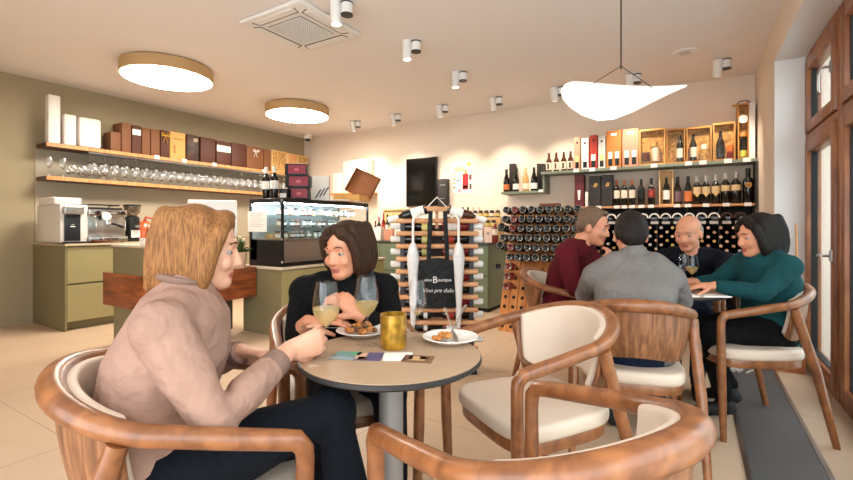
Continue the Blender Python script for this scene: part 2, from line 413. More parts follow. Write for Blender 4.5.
# ------------------------------------------------------------------ chairs
def rail_pt(th, off=0):
    a, b = .262+off, .275+off
    return V((a*math.sin(th), -.02-b*math.cos(th), .705+.075*max(0, math.cos(th))**1.3))
def make_chair():
    t = thing('armchair', 'x', 'chair')
    seat = []
    for k in range(40):
        a = 2*PI*k/40; s, c_ = math.sin(a), math.cos(a)
        ex = 2/4.2
        x = .245*math.copysign(abs(c_)**ex, c_); y = .235*math.copysign(abs(s)**ex, s)
        x *= 1-.10*(.235-y)/.47
        seat.append((x, y+.005))
    M_ = MB().prism(seat, .415, .475).build('seat', M_cream, t, bevel=(.022, 4))
    fr = MB().prism([(x*.95, y*.95) for x, y in seat], .375, .42).build('seat_frame', M_oak, t, bevel=(.006, 2))
    # rail: arms and back in one bent wood
    pts = []; rad = []
    pts += [V((-.248, .25, .60)), V((-.25, .248, .635)), V((-.253, .232, .658)), V((-.257, .19, .667)), V((-.261, .1, .683))]; rad += [.019, .021, .0225, .0225, .0225]
    n = 26
    for i in range(n+1):
        th = -PI/2+PI*i/n; pts.append(rail_pt(th)); rad.append(.0225+.007*math.cos(th)**2)
    for q, r in list(zip(pts[:5], rad[:5]))[::-1]:
        pts.append(V((-q.x, q.y, q.z))); rad.append(r)
    MB().tube(pts, rad, 14).build('arm_rail', M_oak, t)
    for s in (-1, 1):
        MB().tube([(s*.240, .232, 0), (s*.246, .245, .35), (s*.248, .25, .62)], [.0155, .0215, .0195], 12).build('leg', M_oak, t)
        MB().tube([(s*.268, -.29, 0), (s*.262, -.20, .38), (s*.252, -.12, .64), (s*.255, -.10, .70)], [.0155, .022, .023, .021], 12).build('leg', M_oak, t)
    # curved back: outer veneer and inner cushion
    def shell(o0, o1, zt, zb, T):
        vs = []; fs = []; n = 24; m = 6
        for k, of in enumerate((o0, o1)):
            for i in range(n+1):
                th = -T+2*T*i/n
                for j in range(m+1):
                    f = j/m; edge = 1-abs(th/T)**6*.25
                    p = rail_pt(th, of-.035*f*f); z = p.z+zt+(zb-zt)*f*edge
                    vs.append((p.x, p.y, z))
        N = (n+1)*(m+1)
        for i in range(n):
            for j in range(m):
                a = i*(m+1)+j; b = a+1; c2 = a+m+2; d = a+m+1
                fs.append((a, b, c2, d)); fs.append((N+a, N+d, N+c2, N+b))
        for i in range(n):
            a = i*(m+1); d = a+m+1; fs.append((a, d, N+d, N+a)); a += m; d += m; fs.append((a, N+a, N+d, d))
        for j in range(m):
            fs.append((j, N+j, N+j+1, j+1)); a = n*(m+1)+j; fs.append((a, a+1, N+a+1, N+a))
        return MB().add(vs, fs)
    shell(-.002, -.016, .0, -.235, 1.28).build('back_shell', M_veneer, t, bevel=(.003, 2))
    shell(-.014, -.046, .012, -.225, 1.22).build('back_cushion', M_cream, t, bevel=(.010, 3))
    return t
chair0 = make_chair()
def put_chair(r, d, fr, fd, label, first=[True]):
    o = chair0 if first[0] else copy_tree(chair0)
    first[0] = False
    o.location = W(r, d); o.rotation_euler = (0, 0, yaw_of(Dv(fr, fd))); o['label'] = label; o['group'] = 'oak armchairs with cream cushions'
    return o
put_chair(-.575, 1.13, .957, .29, 'oak armchair the blonde person in beige sits in, left foreground')
put_chair(-.35, 1.83, .38, -.92, 'oak armchair the person in the black sweater sits in, behind the near table')
put_chair(.405, 1.69, -.913, -.408, 'empty oak armchair in the middle, its cream seat facing the near table')
put_chair(.228, .93, -.54, .84, 'empty oak armchair in the foreground, closest to the camera with its back turned')
put_chair(.99, 2.17, .30, .95, 'oak armchair with the broad back of the grey sweater person')
put_chair(1.80, 2.52, -.995, .10, 'oak armchair by the window under the person in teal')
put_chair(.98, 3.12, .82, -.57, 'oak armchair of the person in the maroon sweater, near the tilted bottle racks')
put_chair(1.86, 3.26, -.6, -.8, 'oak armchair hidden behind the far table, person in navy on it')

# ------------------------------------------------------------------ tables
def cafe_table(r, d, R, z, label):
    p = W(r, d)
    t = thing('cafe_table', label, 'table', (p.x, p.y, 0))
    MB().lathe([(R-.012, z-.022), (R, z-.014), (R, z-.004), (R-.003, z-.002)], 72).build('edge_band', M_tabedge, t)
    MB().lathe([(R-.003, z-.006), (R-.003, z-.0005), (R-.006, z)], 72).build('tabletop', M_tabtop, t)
    MB().lathe([(.036, .03), (.036, z-.03), (.09, z-.022)], 24).build('column', M_grey, t)
    for k in range(4):
        a = k*PI/2+.5; e = V((.26*math.cos(a), .26*math.sin(a), .012))
        MB().tube([(0, 0, .055), (e.x*.5, e.y*.5, .04), e], [.026, .022, .016], 10).build('foot', M_grey, t)
    return t
TZ = .745
cafe_table(-.105, 1.31, .266, TZ, 'round cafe table in the foreground with glasses, plates and cards')
cafe_table(1.42, 2.68, .36, TZ, 'round cafe table further back where four people sit')

# ------------------------------------------------------------------ table things
M_wine = thin_glass('white_wine', (.97, .88, .62), .1, .05, .15)
_n = M_wine.node_tree; _d = _n.nodes.new('ShaderNodeBsdfTranslucent'); _d.inputs['Color'].default_value = (.95, .80, .46, 1); _e = _n.nodes.new('ShaderNodeBsdfDiffuse'); _e.inputs['Color'].default_value = (.92, .76, .42, 1)  # pale diffuse yellow put in for the glow of light refracted through wine
_a = _n.nodes.new('ShaderNodeMixShader'); _a.inputs[0].default_value = .5; _b = _n.nodes.new('ShaderNodeMixShader'); _b.inputs[0].default_value = .42
_o = _n.nodes['Material Output']; _s = _o.inputs['Surface'].links[0].from_socket
_n.links.new(_d.outputs[0], _a.inputs[1]); _n.links.new(_e.outputs[0], _a.inputs[2]); _n.links.new(_s, _b.inputs[1]); _n.links.new(_a.outputs[0], _b.inputs[2]); _n.links.new(_b.outputs[0], _o.inputs['Surface'])
M_tglass = thin_glass('table_glass', (.99, .99, .99), .08, .02, .16)
def wine_glass(p, label, h=.215, fill=.41, rb=.038, group='wine glasses on the near table'):
    t = thing('wine_glass', label, 'wine glass', p, 0, group)
    s = h/.215
    bowl = [(.004, .085), (.012, .092), (.028, .108), (.0385, .130), (.040, .142), (.037, .17), (.031, .205), (.0295, .215)]
    bowl = [(r*s*rb/.038, z*s) for r, z in bowl]
    inner = [(r-.0012, z) for r, z in reversed(bowl[1:])]
    MB().lathe(bowl+inner, 28, cap=False).build('bowl', M_tglass, t)
    MB().lathe([(.034*s, 0), (.034*s, .002), (.012*s, .005), (.0045*s, .012), (.0038*s, .05*s), (.0045*s, .087*s)], 24).build('stem', M_tglass, t)
    if fill > 0:
        prof = [q for q in bowl if q[1] < (.09+fill*.125)*s]
        zt = (.09+fill*.125)*s; nx = bowl[len(prof)]
        f = (zt-prof[-1][1])/(nx[1]-prof[-1][1]); prof.append((prof[-1][0]+(nx[0]-prof[-1][0])*f, zt))
        MB().lathe([(r-.002, z+.0006) for r, z in prof], 28).build('wine', M_wine, t)
    return t
G1 = W(-.287, 1.268, TZ)
wine_glass(G1, 'wine glass half full of white wine, held by the person in beige')
wine_glass(atZ(366.5, 344, TZ), 'tall wine glass of white wine standing alone before the black sweater', fill=.34)
wine_glass(atZ(417.5, 339, TZ), 'nearly empty wine glass right of the gold candle holder', fill=.08, h=.195, rb=.034)
wine_glass(atZ(692, 287, TZ), 'filled wine glass on the far table, before the person in navy', fill=.36, h=.195, group='wine glasses on the far table')
wine_glass(atZ(684, 284, TZ), 'empty wine glass just behind the filled one on the far table', fill=0, h=.195, group='wine glasses on the far table')
# candle holder
M_gcand = mat('mottled_gold_glass', (176, 132, 40), .3, .55, noise=(38, .55), coat=.4)
t = thing('candle_holder', 'mottled gold glass candle holder in the middle of the near table', 'candle holder', atZ(393.5, 347.5, TZ))
MB().lathe([(.036, 0), (.0395, .004), (.041, .03), (.041, .104), (.0385, .104), (.0385, .012), (.005, .010)], 32).build('cup', M_gcand, t)
MB().lathe([(.030, .0125), (.030, .035), (.004, .035)], 20).build('candle', M_cream, t)
# plates
M_china = mat('white_china', (238, 230, 222), .25, coat=.3)
M_food = mat('roasted_food', (190, 120, 56), .6, noise=(60, .5), bump=(80, .8))
M_foodd = mat('dark_food', (112, 70, 34), .6, noise=(60, .4), bump=(80, .8))
def plate(p, label, seed, R=.092, group='plates of food on the near table'):
    t = thing('plate', label, 'plate', p, 0, group)
    MB().lathe([(.055, 0), (.06, .003), (R-.012, .012), (R, .018), (R-.002, .020), (R-.014, .0155), (.058, .0075), (.004, .0065)], 40).build('dish', M_china, t)
    rr = random.Random(seed)
    return t, rr
def morsels(pt, rr, n, spread, label, group, m, size=.0105):
    for i in range(n):
        a = rr.uniform(0, 2*PI); q = spread*math.sqrt(rr.random())
        mb = MB(); s = size*rr.uniform(.7, 1.2)
        mb.ell((0, 0, s*.8), (s*1.25, s, s*.8), n=10, m=7)
        vs = mb.v; mb.v = [(x*(1+.25*math.sin(90*z+i)), y*(1+.2*math.sin(120*x+i)), z*(1+.15*math.sin(140*y))) for x, y, z in vs]
        o = mb.build('food_morsel', m, None, loc=pt+V((q*math.cos(a), q*math.sin(a), .008+.006*(i % 3))), rot=(0, 0, rr.uniform(0, 3)))
        tag(o, label, 'food', group)
p = atZ(363, 334.5, TZ); t, rr = plate(p, 'white plate of roasted food before the person in the black sweater', 3)
morsels(p, rr, 14, .055, 'small browned food piece on the plate before the black sweater', 'browned pieces on the plate by the black sweater', M_food)
morsels(p, rr, 5, .045, 'dark crusty food piece on the plate before the black sweater', 'dark pieces on the plate by the black sweater', M_foodd)
p2 = atZ(450.5, 341.5, TZ); t, rr = plate(p2, 'white plate with a few leftovers and cutlery at the right table edge', 5)
morsels(p2+W(-.025, -.02), rr, 6, .025, 'leftover bread piece on the plate with the cutlery', 'leftover pieces on the right plate', M_food)
def fork(name, p, dirv, tilt, label, L=.19):
    d = V((dirv.x, dirv.y, tilt)).normalized()
    t = thing(name, label, 'cutlery', p)
    MB().tube([(0, 0, 0), d*.10, d*L], [.003, .003, .006], 8, flat=.4).build('handle', M_steel, t)
    if name == 'fork':
        s = V((-d.y, d.x, 0)).normalized(); hd = MB().tube([V((0, 0, 0)), -d*.02, -d*.035], [.004, .010, .011], 8, flat=.25).build('head', M_steel, t)
        mb = MB()
        for k in range(4): q = s*(.0048*(k-1.5)*1.2); mb.tube([q-d*.03, q-d*.065-V((0, 0, .004))], [.0014, .001], 6)
        mb.build('tines', M_steel, t)
    else:
        MB().tube([V((0, 0, 0)), -d*.05, -d*.09], [.004, .009, .002], 8, flat=.2).build('blade', M_steel, t)
fork('fork', p2+W(.0, .0, .03), Dv(.35, .9), .32, 'steel fork resting on the right plate, handle up')
fork('knife', p2+W(.01, .035, .026), Dv(-.1, 1), .22, 'steel knife lying across the right plate')
fork('fork', p+W(-.07, .0, .024), Dv(-.9, -.25), .05, 'steel fork on the left rim of the plate before the black sweater', .14)
# cards
def card(px, py, w, l, ang, mats, label, blocks):
    q = atZ(px, py, TZ+.001); t = thing('card', label, 'card', (q.x, q.y, TZ+.0005), YAW+ang)
    MB().box(-w/2, w/2, -l/2, l/2, 0, .0015).build('card_sheet', mats, t)
    for nm, x0, x1, y0, y1, m in blocks: MB().box(x0*w, x1*w, y0*l, y1*l, .0015, .0019).build(nm, m, t)
card(346, 355.5, .075, .075, -.25, mat('teal_print', (104, 150, 142), .5), 'teal and grey flyer card beside the held glass', [('stripe', -.5, .5, -.5, -.2, mat('greyblue_print', (150, 158, 168), .5)), ('corner_print', .1, .5, .1, .5, mat('green_print', (84, 160, 120), .5))])
card(369, 356.5, .078, .075, -.1, mat('violet_print', (84, 76, 112), .5), 'dark violet printed flyer card with a pale figure', [('figure', -.5, -.1, -.4, .45, mat('skin_print', (206, 168, 138), .5)), ('dark_print', -.35, .0, -.5, -.1, mat('brown_print', (96, 60, 48), .5))])
card(398, 356.5, .085, .075, .05, M_paper, 'blank white card next to the gold candle holder', [])
card(418, 359, .085, .065, -.18, mat('sepia_print', (120, 84, 56), .5), 'brown photo flyer card nearest the table front', [('photo_light', -.3, .25, -.25, .3, mat('sand_print', (200, 160, 110), .5)), ('photo_dark', -.48, -.2, -.2, .4, mat('brown_print', (96, 60, 48), .5)), ('photo_spot', .05, .35, -.05, .35, mat('umber_print', (88, 54, 36), .5))])
for q, lab in ((atZ(681, 295.5, TZ), 'white folded napkin on the far table edge beside the grey sweater'), (atZ(712, 296, TZ), 'white napkin under the hands of the person in teal')):
    t = MB().prism([(-.07, -.05), (.07, -.055), (.075, .05), (-.065, .05)], 0, .006).build('napkin', M_paper, None, loc=q, rot=(0, 0, .5)); tag(t, lab, 'napkin', 'napkins on the far table')
plate(atZ(668, 291, TZ), 'white plate on the far table, largely behind the grey sweater', 8, group='plates on the far table')
# ------------------------------------------------------------------ left wall shelves
SX = -6.27; UZ = 2.07; LZ = 1.69
for nm, z, y1, lab in (('wall_shelf', UZ, 5.99, 'long upper wooden shelf on the olive wall, boxes on top and glasses hung below'), ('wall_shelf', LZ, 5.6, 'long lower wooden shelf on the olive wall, under the hanging glasses')):
    t = thing(nm, lab, 'shelf', (XL, 2.04, z))
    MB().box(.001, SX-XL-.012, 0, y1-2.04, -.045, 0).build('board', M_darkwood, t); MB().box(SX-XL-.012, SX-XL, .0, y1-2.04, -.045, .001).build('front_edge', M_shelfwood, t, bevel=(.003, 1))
def lbox(px0, px1, ytop, m, label, depth=.20, name='gift_box', group=None, xf=-6.285, z=UZ, extra=None, round_=.004, ybase=None):
    a = atX(px0, 160, xf); b = atX(px1, 160, xf)
    top = atX((px0+px1)/2, ytop, xf).z
    w = b.y-a.y; h = max(.05, top-z)
    t = thing(name, label, 'box', (xf-depth/2, (a.y+b.y)/2, z), 0, group)
    MB().box(-depth/2, depth/2, -w/2+.003, w/2-.003, .0005, h).build('carton', m, t, bevel=(round_, 2))
    if extra: extra(t, w, h, depth)
    return t
def lab_patch(m, y0, y1, z0, z1, nm='paper_label'):
    def f(t, w, h, d): MB().box(d/2, d/2+.002, y0*w, y1*w, z0*h, z1*h).build(nm, m, t)
    return f
def bow(m):
    def f(t, w, h, d):
        x = d/2+.012; z = h*.80
        mb = MB().ell((x, 0, z), (.012, .012, .012))
        for s in (-1, 1):
            mb.tube([(x, 0, z), (x+.01, s*.03, z+.03), (x+.012, s*.055, z+.022), (x+.01, s*.05, z-.005), (x, 0, z)], [.006, .012, .012, .01, .006], 8, flat=.4)
            mb.tube([(x, 0, z), (x, s*.018, z-.05), (x, s*.03, z-.10)], [.008, .008, .006], 8, flat=.3)
        mb.build('ribbon_bow', m, t)
    return f
def window_box(m_in):
    def f(t, w, h, d):
        fr = .012
        MB().box(d/2+.0005, d/2+.012, -w/2+.003, -w/2+.018, 0, h).box(d/2+.0005, d/2+.012, w/2-.018, w/2-.003, 0, h).box(d/2+.0005, d/2+.012, -w/2+.018, w/2-.018, 0, .02).box(d/2+.0005, d/2+.012, -w/2+.018, w/2-.018, h-.02, h).build('rim', M_pine, t)
        MB().box(d/2+.001, d/2+.004, -w/2+.018, w/2-.018, .02, h-.02).build('inner_back', m_in, t)
    return f
M_dpat = mat('dark_patterned_carton', (62, 36, 26), .5, noise=(9, .9))
M_yel = mat('yellow_ribbon', (226, 176, 52), .4)
lbox(48, 61, 95, M_wcard, 'tall narrow white box at the left end of the upper shelf', .10, round_=.012)
lbox(64, 77, 114.5, M_wcard, 'white box of middle height between the tall one and the wide one', .10, round_=.015)
lbox(79, 102, 118, M_wcard, 'wide white box with rounded corners on the upper shelf', .12, round_=.03)
lbox(110.6, 121, 132, M_brown, 'short brown carton, lowest of the brown boxes on the upper shelf')
lbox(121.6, 131.4, 123, M_brown, 'tall brown carton right of the short one, nothing on its front', .24)
lbox(132, 141.3, 125.5, M_dbrown, 'tall dark brown carton with a white label, left part of the upper shelf', extra=lab_patch(M_paper, -.45, .45, .66, .86))
lbox(141.9, 150.3, 128, M_brown, 'tall plain brown carton just right of the white labelled one')
lbox(150.9, 160, 129.5, M_brown, 'tall plain brown carton just left of the one with the yellow bow')
lbox(160.6, 169.4, 130.3, M_dbrown, 'tall brown carton with a yellow ribbon bow', extra=bow(M_yel))
lbox(170.2, 185.6, 132.5, M_kraft, 'golden kraft carton on the upper shelf with a faint printed word', extra=lambda t, w, h, d: MB().box(d/2, d/2+.0015, -.3*w, .3*w, .72*h, .77*h).box(d/2, d/2+.0015, -.3*w, -.15*w, .2*h, .5*h).build('print', mat('kraft_print', (176, 120, 58), .6), t))
lbox(186.6, 199, 135, M_dpat, 'dark carton with a swirling brown pattern', extra=lab_patch(mat('pale_print', (170, 150, 120), .6), .05, .4, .75, .88, 'print'))
lbox(200.6, 215.6, 138, M_dbrown, 'plain dark brown carton right of the patterned one')
lbox(216.6, 231, 141.5, M_dbrown, 'brown carton with a white label, right half of the upper shelf', extra=lab_patch(M_paper, -.48, .48, .55, .82))
lbox(231.6, 246, 143.5, M_dbrown, 'plain brown carton next to the white bow carton')
lbox(246.7, 263.5, 147, M_brown, 'wide brown carton with a white bow', extra=bow(M_paper))
lbox(264, 271, 149.5, M_brown, 'narrow brown carton before the pale wooden boxes')
lbox(271.4, 286.6, 151, M_pine, 'pale wooden bottle crate, largest and leftmost of the three on the upper shelf', extra=window_box(M_straw), name='wooden_crate')
lbox(287.2, 296.8, 154, M_pine, 'pale wooden bottle crate, middle one of three on the upper shelf', extra=window_box(M_shelfwood), name='wooden_crate')
lbox(297.4, 307.5, 156, M_pine, 'pale wooden bottle crate at the corner end of the upper shelf', extra=window_box(M_straw), name='wooden_crate')
for px, lab in ((157, 'below the plain brown cartons'), (184.5, 'below the golden kraft carton'), (214.5, 'below the dark brown cartons'), (264, 'below the white bow carton')):
    q = atX(px, 160, SX+.002)
    tag(MB().box(0, .003, -.035, .035, -.04, .012).build('price_tag', M_paper, None, loc=(SX, q.y, UZ)), 'white price tag on the upper left shelf edge, '+lab, 'tag', 'price tags on the left shelf')
# glasses hanging under the upper shelf and standing on the lower
def stem_mesh(h, rb, nm):
    s = h/.2
    return MB().lathe([(.032*s, 0), (.032*s, .002), (.006*s, .008), (.0035, .02), (.0035, .085*s), (.012, .09*s), (rb, .125*s), (rb*1.03, .14*s), (rb*.8, .2*s)], 14, cap=False).mesh(nm, M_shelfglass)
gm = stem_mesh(.21, .036, 'hanging_glass'); gm2 = stem_mesh(.225, .038, 'tall_glass')
gr = MB().lathe([(.03, 0), (.03, .002), (.005, .008), (.004, .05), (.02, .06), (.045, .095), (.047, .115), (.036, .15)], 14, cap=False).mesh('round_glass', M_shelfglass)
for row, x in enumerate((SX-.06, SX-.17)):
    for i in range(26):
        o = place('hanging_wine_glass', gm, None, (x, 2.52+.122*i, UZ-.058), (PI, 0, 0))
        tag(o, 'clear wine glass hanging upside down in the %s row under the upper shelf' % ('front' if row == 0 else 'rear'), 'wine glass', 'hung glasses, %s row' % ('front' if row == 0 else 'rear'))
for k, x in enumerate((SX-.03, SX-.09, SX-.14, SX-.20)):
    t = MB().box(-.008, .008, 0, 3.3, -.006, .0).box(-.003, .003, 0, 3.3, 0, .012).build('glass_rail', M_steel, None, loc=(x, 2.46, UZ-.0575)); tag(t, 'slim steel rail holding hung glasses, number %s from the front of the shelf' % ('first', 'second', 'third', 'fourth')[k], 'rail')
for px, lab in ((49, 'tall clear glass at the far left end of the lower shelf'), (63, 'second tall clear glass from the left end of the lower shelf')):
    q = atX(px, 170, SX-.09); tag(place('wine_glass', gm2, None, (SX-.09, q.y, LZ)), lab, 'wine glass', 'standing glasses on the lower shelf')
for i, px in enumerate((73, 83.5, 94, 104.5)):
    for xx in (SX-.07, SX-.19):
        q = atX(px, 170, SX-.07); tag(place('round_glass', gr, None, (xx, q.y, LZ)), 'round glass, %s row on the lower shelf, %s from the tall glasses' % ('front' if xx > SX-.1 else 'rear', ('first', 'second', 'third', 'fourth')[i]), 'glass', 'round glasses on the lower shelf')
for i in range(24):
    q = 2.60+.118*i
    for xx in (SX-.1,):
        tag(place('small_glass', gr, None, (xx, q+.05, LZ)), 'round clear glass standing on the lower shelf below the hung ones', 'glass', 'glasses standing under the hung ones')

# ------------------------------------------------------------------ back counter with coffee gear
CT = .93; CXF = -5.68
t = thing('back_counter', 'olive drawer counter along the left wall carrying the coffee machines', 'counter', (XL, 2.01, 0))
cd = CXF-XL; cl = 2.0
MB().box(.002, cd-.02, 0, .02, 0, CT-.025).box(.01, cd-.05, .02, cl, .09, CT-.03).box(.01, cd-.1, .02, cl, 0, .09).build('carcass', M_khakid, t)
for (a, b) in ((.022, .62), (.626, 1.22), (1.226, 1.99)):
    for z0, z1 in ((.095, .485), (.505, .895)): MB().box(cd-.048, cd-.022, a, b, z0, z1).build('drawer', M_khaki, t, bevel=(.002, 1))
MB().box(.002, cd, -.005, cl, CT-.024, CT).build('worktop', mat('worktop_beige', (190, 172, 142), .5), t, bevel=(.002, 1))
def cm(px, x): return atX(px, 230, x)
# bean to cup machine
ya, yb = cm(60, -5.75).y, cm(88, -5.75).y; w = yb-ya
t = thing('coffee_machine', 'white automatic coffee machine with a black front panel', 'coffee machine', (-5.75, ya, CT))
MB().box(-.62, 0, 0, w, .012, .42).build('housing', mat('machine_white', (226, 220, 212), .4), t, bevel=(.012, 3))
MB().box(.0, .018, .035, w-.075, .03, .34).build('front_panel', mat('anthracite_panel', (30, 34, 40), .35), t, bevel=(.004, 2))
MB().prism([(0, .02), (.05, .02), (.05, w-.05), (0, w-.05)], .315, .405).build('screen_hood', M_steel, t, bevel=(.012, 3))
MB().box(.018, .02, .085, w-.125, .18, .19).box(.018, .0195, .095, w-.135, .205, .209).build('badge', M_paper, t)
MB().box(-.1, .03, .02, w-.03, .0, .02).build('drip_tray', M_black, t)
t = MB().prism([(-.25, -.12), (.2, -.13), (.24, .1), (-.2, .12)], 0, .075).ell((-.12, -.02, .06), (.07, .05, .035)).build('paper_bag', M_wcard, None, loc=(-5.98, ya+.09, CT+.4205), bevel=(.01, 2))
tag(t, 'crumpled white paper bag lying on the automatic coffee machine', 'bag')
# espresso machine
ya, yb = cm(88.5, -5.74).y, cm(126, -5.74).y; w = yb-ya
t = thing('espresso_machine', 'chrome espresso machine with portafilter and gauge', 'coffee machine', (-5.74, ya, CT))
MB().box(-.45, -.03, .0, w, .03, .36).build('body', M_steel, t, bevel=(.01, 2))
MB().box(-.03, .03, .0, w, .31, .375).build('upper_panel', M_chrome, t, bevel=(.01, 2))
MB().box(-.1, .05, .0, w, .012, .075).build('drip_tray', M_chrome, t, bevel=(.006, 2))
MB().box(.0505, .0515, w*.35, w*.72, .035, .052).build('badge', M_black, t)
MB().box(-.35, -.02, .03, w-.03, .375, .40).tube([(-.3, .05, .40), (-.3, .05, .43), (-.05, .05, .43), (-.05, w-.05, .43), (-.3, w-.05, .43), (-.3, w-.05, .40)], .008, 8).build('cup_rail', M_black, t)
gh = MB().cyl((.0, w*.5, .31), (.0, w*.5, .235), .042, .038, 18).cyl((0, w*.5, .235), (0, w*.5, .21), .045, .045, 18).build('group_head', M_chrome, t)
MB().tube([(0, w*.5, .222), (.06, w*.5+.05, .21), (.13, w*.5+.1, .175)], [.012, .013, .016], 10).build('portafilter_handle', M_black, gh)
MB().cyl((.03, w*.42, .30), (.045, w*.42, .30), .045, .045, 20).build('gauge', M_paper, t)
for y in (w*.18, w*.84): MB().cyl((.03, y, .34), (.07, y, .34), .022, .022, 14).build('knob', M_black, t)
for y in (w*.12, w*.9): MB().tube([(.02, y, .31), (.06, y, .24), (.05, y+.01, .13)], [.007, .006, .005], 8).build('steam_wand', M_chrome, t)
for y in (.03, w-.03): MB().cyl((-.02, y, 0), (-.02, y, .03), .02, .02, 12).cyl((-.4, y, 0), (-.4, y, .03), .02, .02, 12).build('foot', M_black, t)
# grinder
y = cm(127, -5.9).y
t = thing('coffee_grinder', 'black coffee grinder with a clear bean hopper beside the espresso machine', 'grinder', (-5.93, y+.07, CT))
MB().box(-.11, .09, -.085, .085, 0, .03).build('base', M_black, t, bevel=(.006, 2))
MB().lathe([(.07, .03), (.075, .15), (.085, .22), (.075, .30), (.05, .315)], 20).build('body', M_black, t)
MB().lathe([(.05, .316), (.085, .36), (.09, .43)], 20).build('bean_hopper', thin_glass('smoked_glass', (.45, .40, .36), .3), t); MB().lathe([(.095, .431), (.095, .45), (.03, .455)], 20).build('lid', M_black, t)
MB().box(.07, .15, -.03, .03, .17, .20).build('spout', M_steel, t); MB().box(.086, .09, -.05, .05, .05, .14).build('print', M_paper, t)
y = cm(139, -5.9).y
t = thing('orange_kettle', 'rounded orange red kettle standing behind the black grinder', 'kettle', (-5.92, y+.08, CT))
MB().lathe([(.09, 0), (.105, .04), (.10, .14), (.075, .22), (.03, .25)], 24).build('body', mat('orange_enamel', (206, 88, 38), .3, coat=.5), t)
MB().tube([(0, -.02, .235), (.02, .0, .30), (.02, .08, .29), (.02, .13, .20), (.02, .11, .09)], .013, 10).build('handle', mat('orange_red_handle', (188, 60, 34), .35), t); MB().ell((0, 0, .258), (.016, .016, .014)).build('lid_knob', M_black, t)

# ------------------------------------------------------------------ bar with walnut band
t = thing('bar_counter', 'service bar with khaki upper block and broad walnut band', 'counter', (0, 0, 0))
BX0, BX1, BY0, BY1 = -4.72, -3.92, 1.953, 3.025
MB().box(BX0, BX1, BY0, BY1, .39, .69).build('walnut_band', M_barwood, t, bevel=(.004, 2))
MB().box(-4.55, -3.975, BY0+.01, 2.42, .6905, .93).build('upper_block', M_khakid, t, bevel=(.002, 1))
MB().box(-4.57, -3.96, BY0, 2.43, .931, .953).build('block_top', mat('worktop_light', (206, 190, 166), .5), t, bevel=(.002, 1))
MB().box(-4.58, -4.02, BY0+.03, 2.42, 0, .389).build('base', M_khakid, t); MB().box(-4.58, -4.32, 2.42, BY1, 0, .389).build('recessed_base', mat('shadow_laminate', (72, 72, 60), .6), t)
q = atZ(136, 243, .953)
t = thing('stirrer_caddy', 'small white caddy with dark and orange stirrers on the bar', 'caddy', (-4.12, 2.05, .953))
MB().box(-.04, .04, -.05, .05, 0, .06).build('caddy_box', M_wcard, t, bevel=(.006, 2))
for k in range(5): MB().tube([(.0, .03-.014*k, .04), (.02*(k-2), .05-.02*k, .15)], .004, 6).build('stirrer', M_black if k % 2 else mat('orange_stick', (214, 100, 48), .4), t)
# pos monitor
t = thing('till_monitor', 'large white till monitor on the bar beside the pastry display', 'monitor', (-4.33, 2.80, .6905), yaw_of(Dv(.25, -1)))
MB().box(-.235, .235, -.02, .03, .32, .70).build('screen_case', M_white, t, bevel=(.012, 3)); MB().box(-.215, .215, -.024, -.02, .34, .68).build('rear_cover', mat('pale_grey_plastic', (224, 220, 216), .5), t, bevel=(.003, 1))
MB().box(-.05, .05, -.02, .03, .03, .34).box(-.13, .13, -.09, .10, 0, .03).build('stand', M_white, t, bevel=(.005, 2))
# potted plant
t = thing('potted_plant', 'small leafy plant in a pale pot on the bar', 'plant', (-3.99, 2.87, .6905))
MB().lathe([(.058, 0), (.078, .16), (.074, .165), (.066, .15)], 24).build('pot', mat('terracotta_pale', (214, 176, 146), .7), t); MB().lathe([(.069, .140), (.02, .147)], 20).build('soil', M_dbrown, t)
rr = random.Random(2); lf = MB()
for i in range(70):
    a = rr.uniform(0, 2*PI); el = rr.uniform(.2, 1.4); L = rr.uniform(.07, .19); d = V((math.cos(a)*math.cos(el), math.sin(a)*math.cos(el), math.sin(el)))
    s = V((-math.sin(a), math.cos(a), 0)); b = V((0, 0, .15)); m_ = b+d*L*.65; w_ = .014
    lf.mat(i % 2).add([b, m_+s*w_+V((0, 0, .01)), b+d*L-V((0, 0, .01)), m_-s*w_+V((0, 0, .01)), m_-V((0, 0, .003))], [(0, 1, 4), (1, 2, 4), (2, 3, 4), (3, 0, 4)])
lf.build('foliage', [mat('leaf_green', (84, 108, 62), .5), mat('leaf_dark', (52, 78, 46), .5)], t)
rr = random.Random(4); fl = MB()
for i in range(7): a = rr.uniform(0, 6.3); fl.ell((.05*math.cos(a), .05*math.sin(a), .27+rr.uniform(0, .06)), (.014, .014, .012), n=8, m=6)
fl.build('flowers', mat('cream_flower', (236, 214, 178), .6), t)

# ------------------------------------------------------------------ pastry display
PX1, PX0, PY0, PY1 = -3.54, -4.05, 3.035, 4.40
t = thing('drawer_counter', 'khaki drawer counter under the pastry display', 'counter', (0, 0, 0))
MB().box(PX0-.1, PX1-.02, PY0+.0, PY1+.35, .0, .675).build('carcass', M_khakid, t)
for a in range(3): MB().box(PX1-.02, PX1, PY0+.005+a*.565, PY0+.565+a*.565, .30, .665).build('drawer', M_khaki, t); MB().box(PX1-.02, PX1, PY0+.005+a*.565, PY0+.565+a*.565, .06, .285).build('drawer', M_khaki, t)
MB().box(PX0-.1, PX1+.005, PY0-.008, PY1+.36, .676, .704).build('worktop', mat('worktop_light', (206, 190, 166), .5), t, bevel=(.002, 1))
t = thing('pastry_display', 'black framed glass pastry display case lit inside', 'display case', (0, 0, .7045))
f = .022; zt = .70
MB().box(PX0, PX1, PY0, PY1, zt-.045, zt).build('top_frame', M_black, t, bevel=(.004, 1))
for x in (PX0, PX1-f):
    for y in (PY0, PY1-f): MB().box(x, x+f, y, y+f, .06, zt-.046).build('post', M_black, t)
MB().box(PX0, PX1-.03, PY0+.001, PY1, 0, .06).box(PX0, PX0+.12, PY0+.003, PY1-.023, .06, .27).build('plinth', M_black, t)
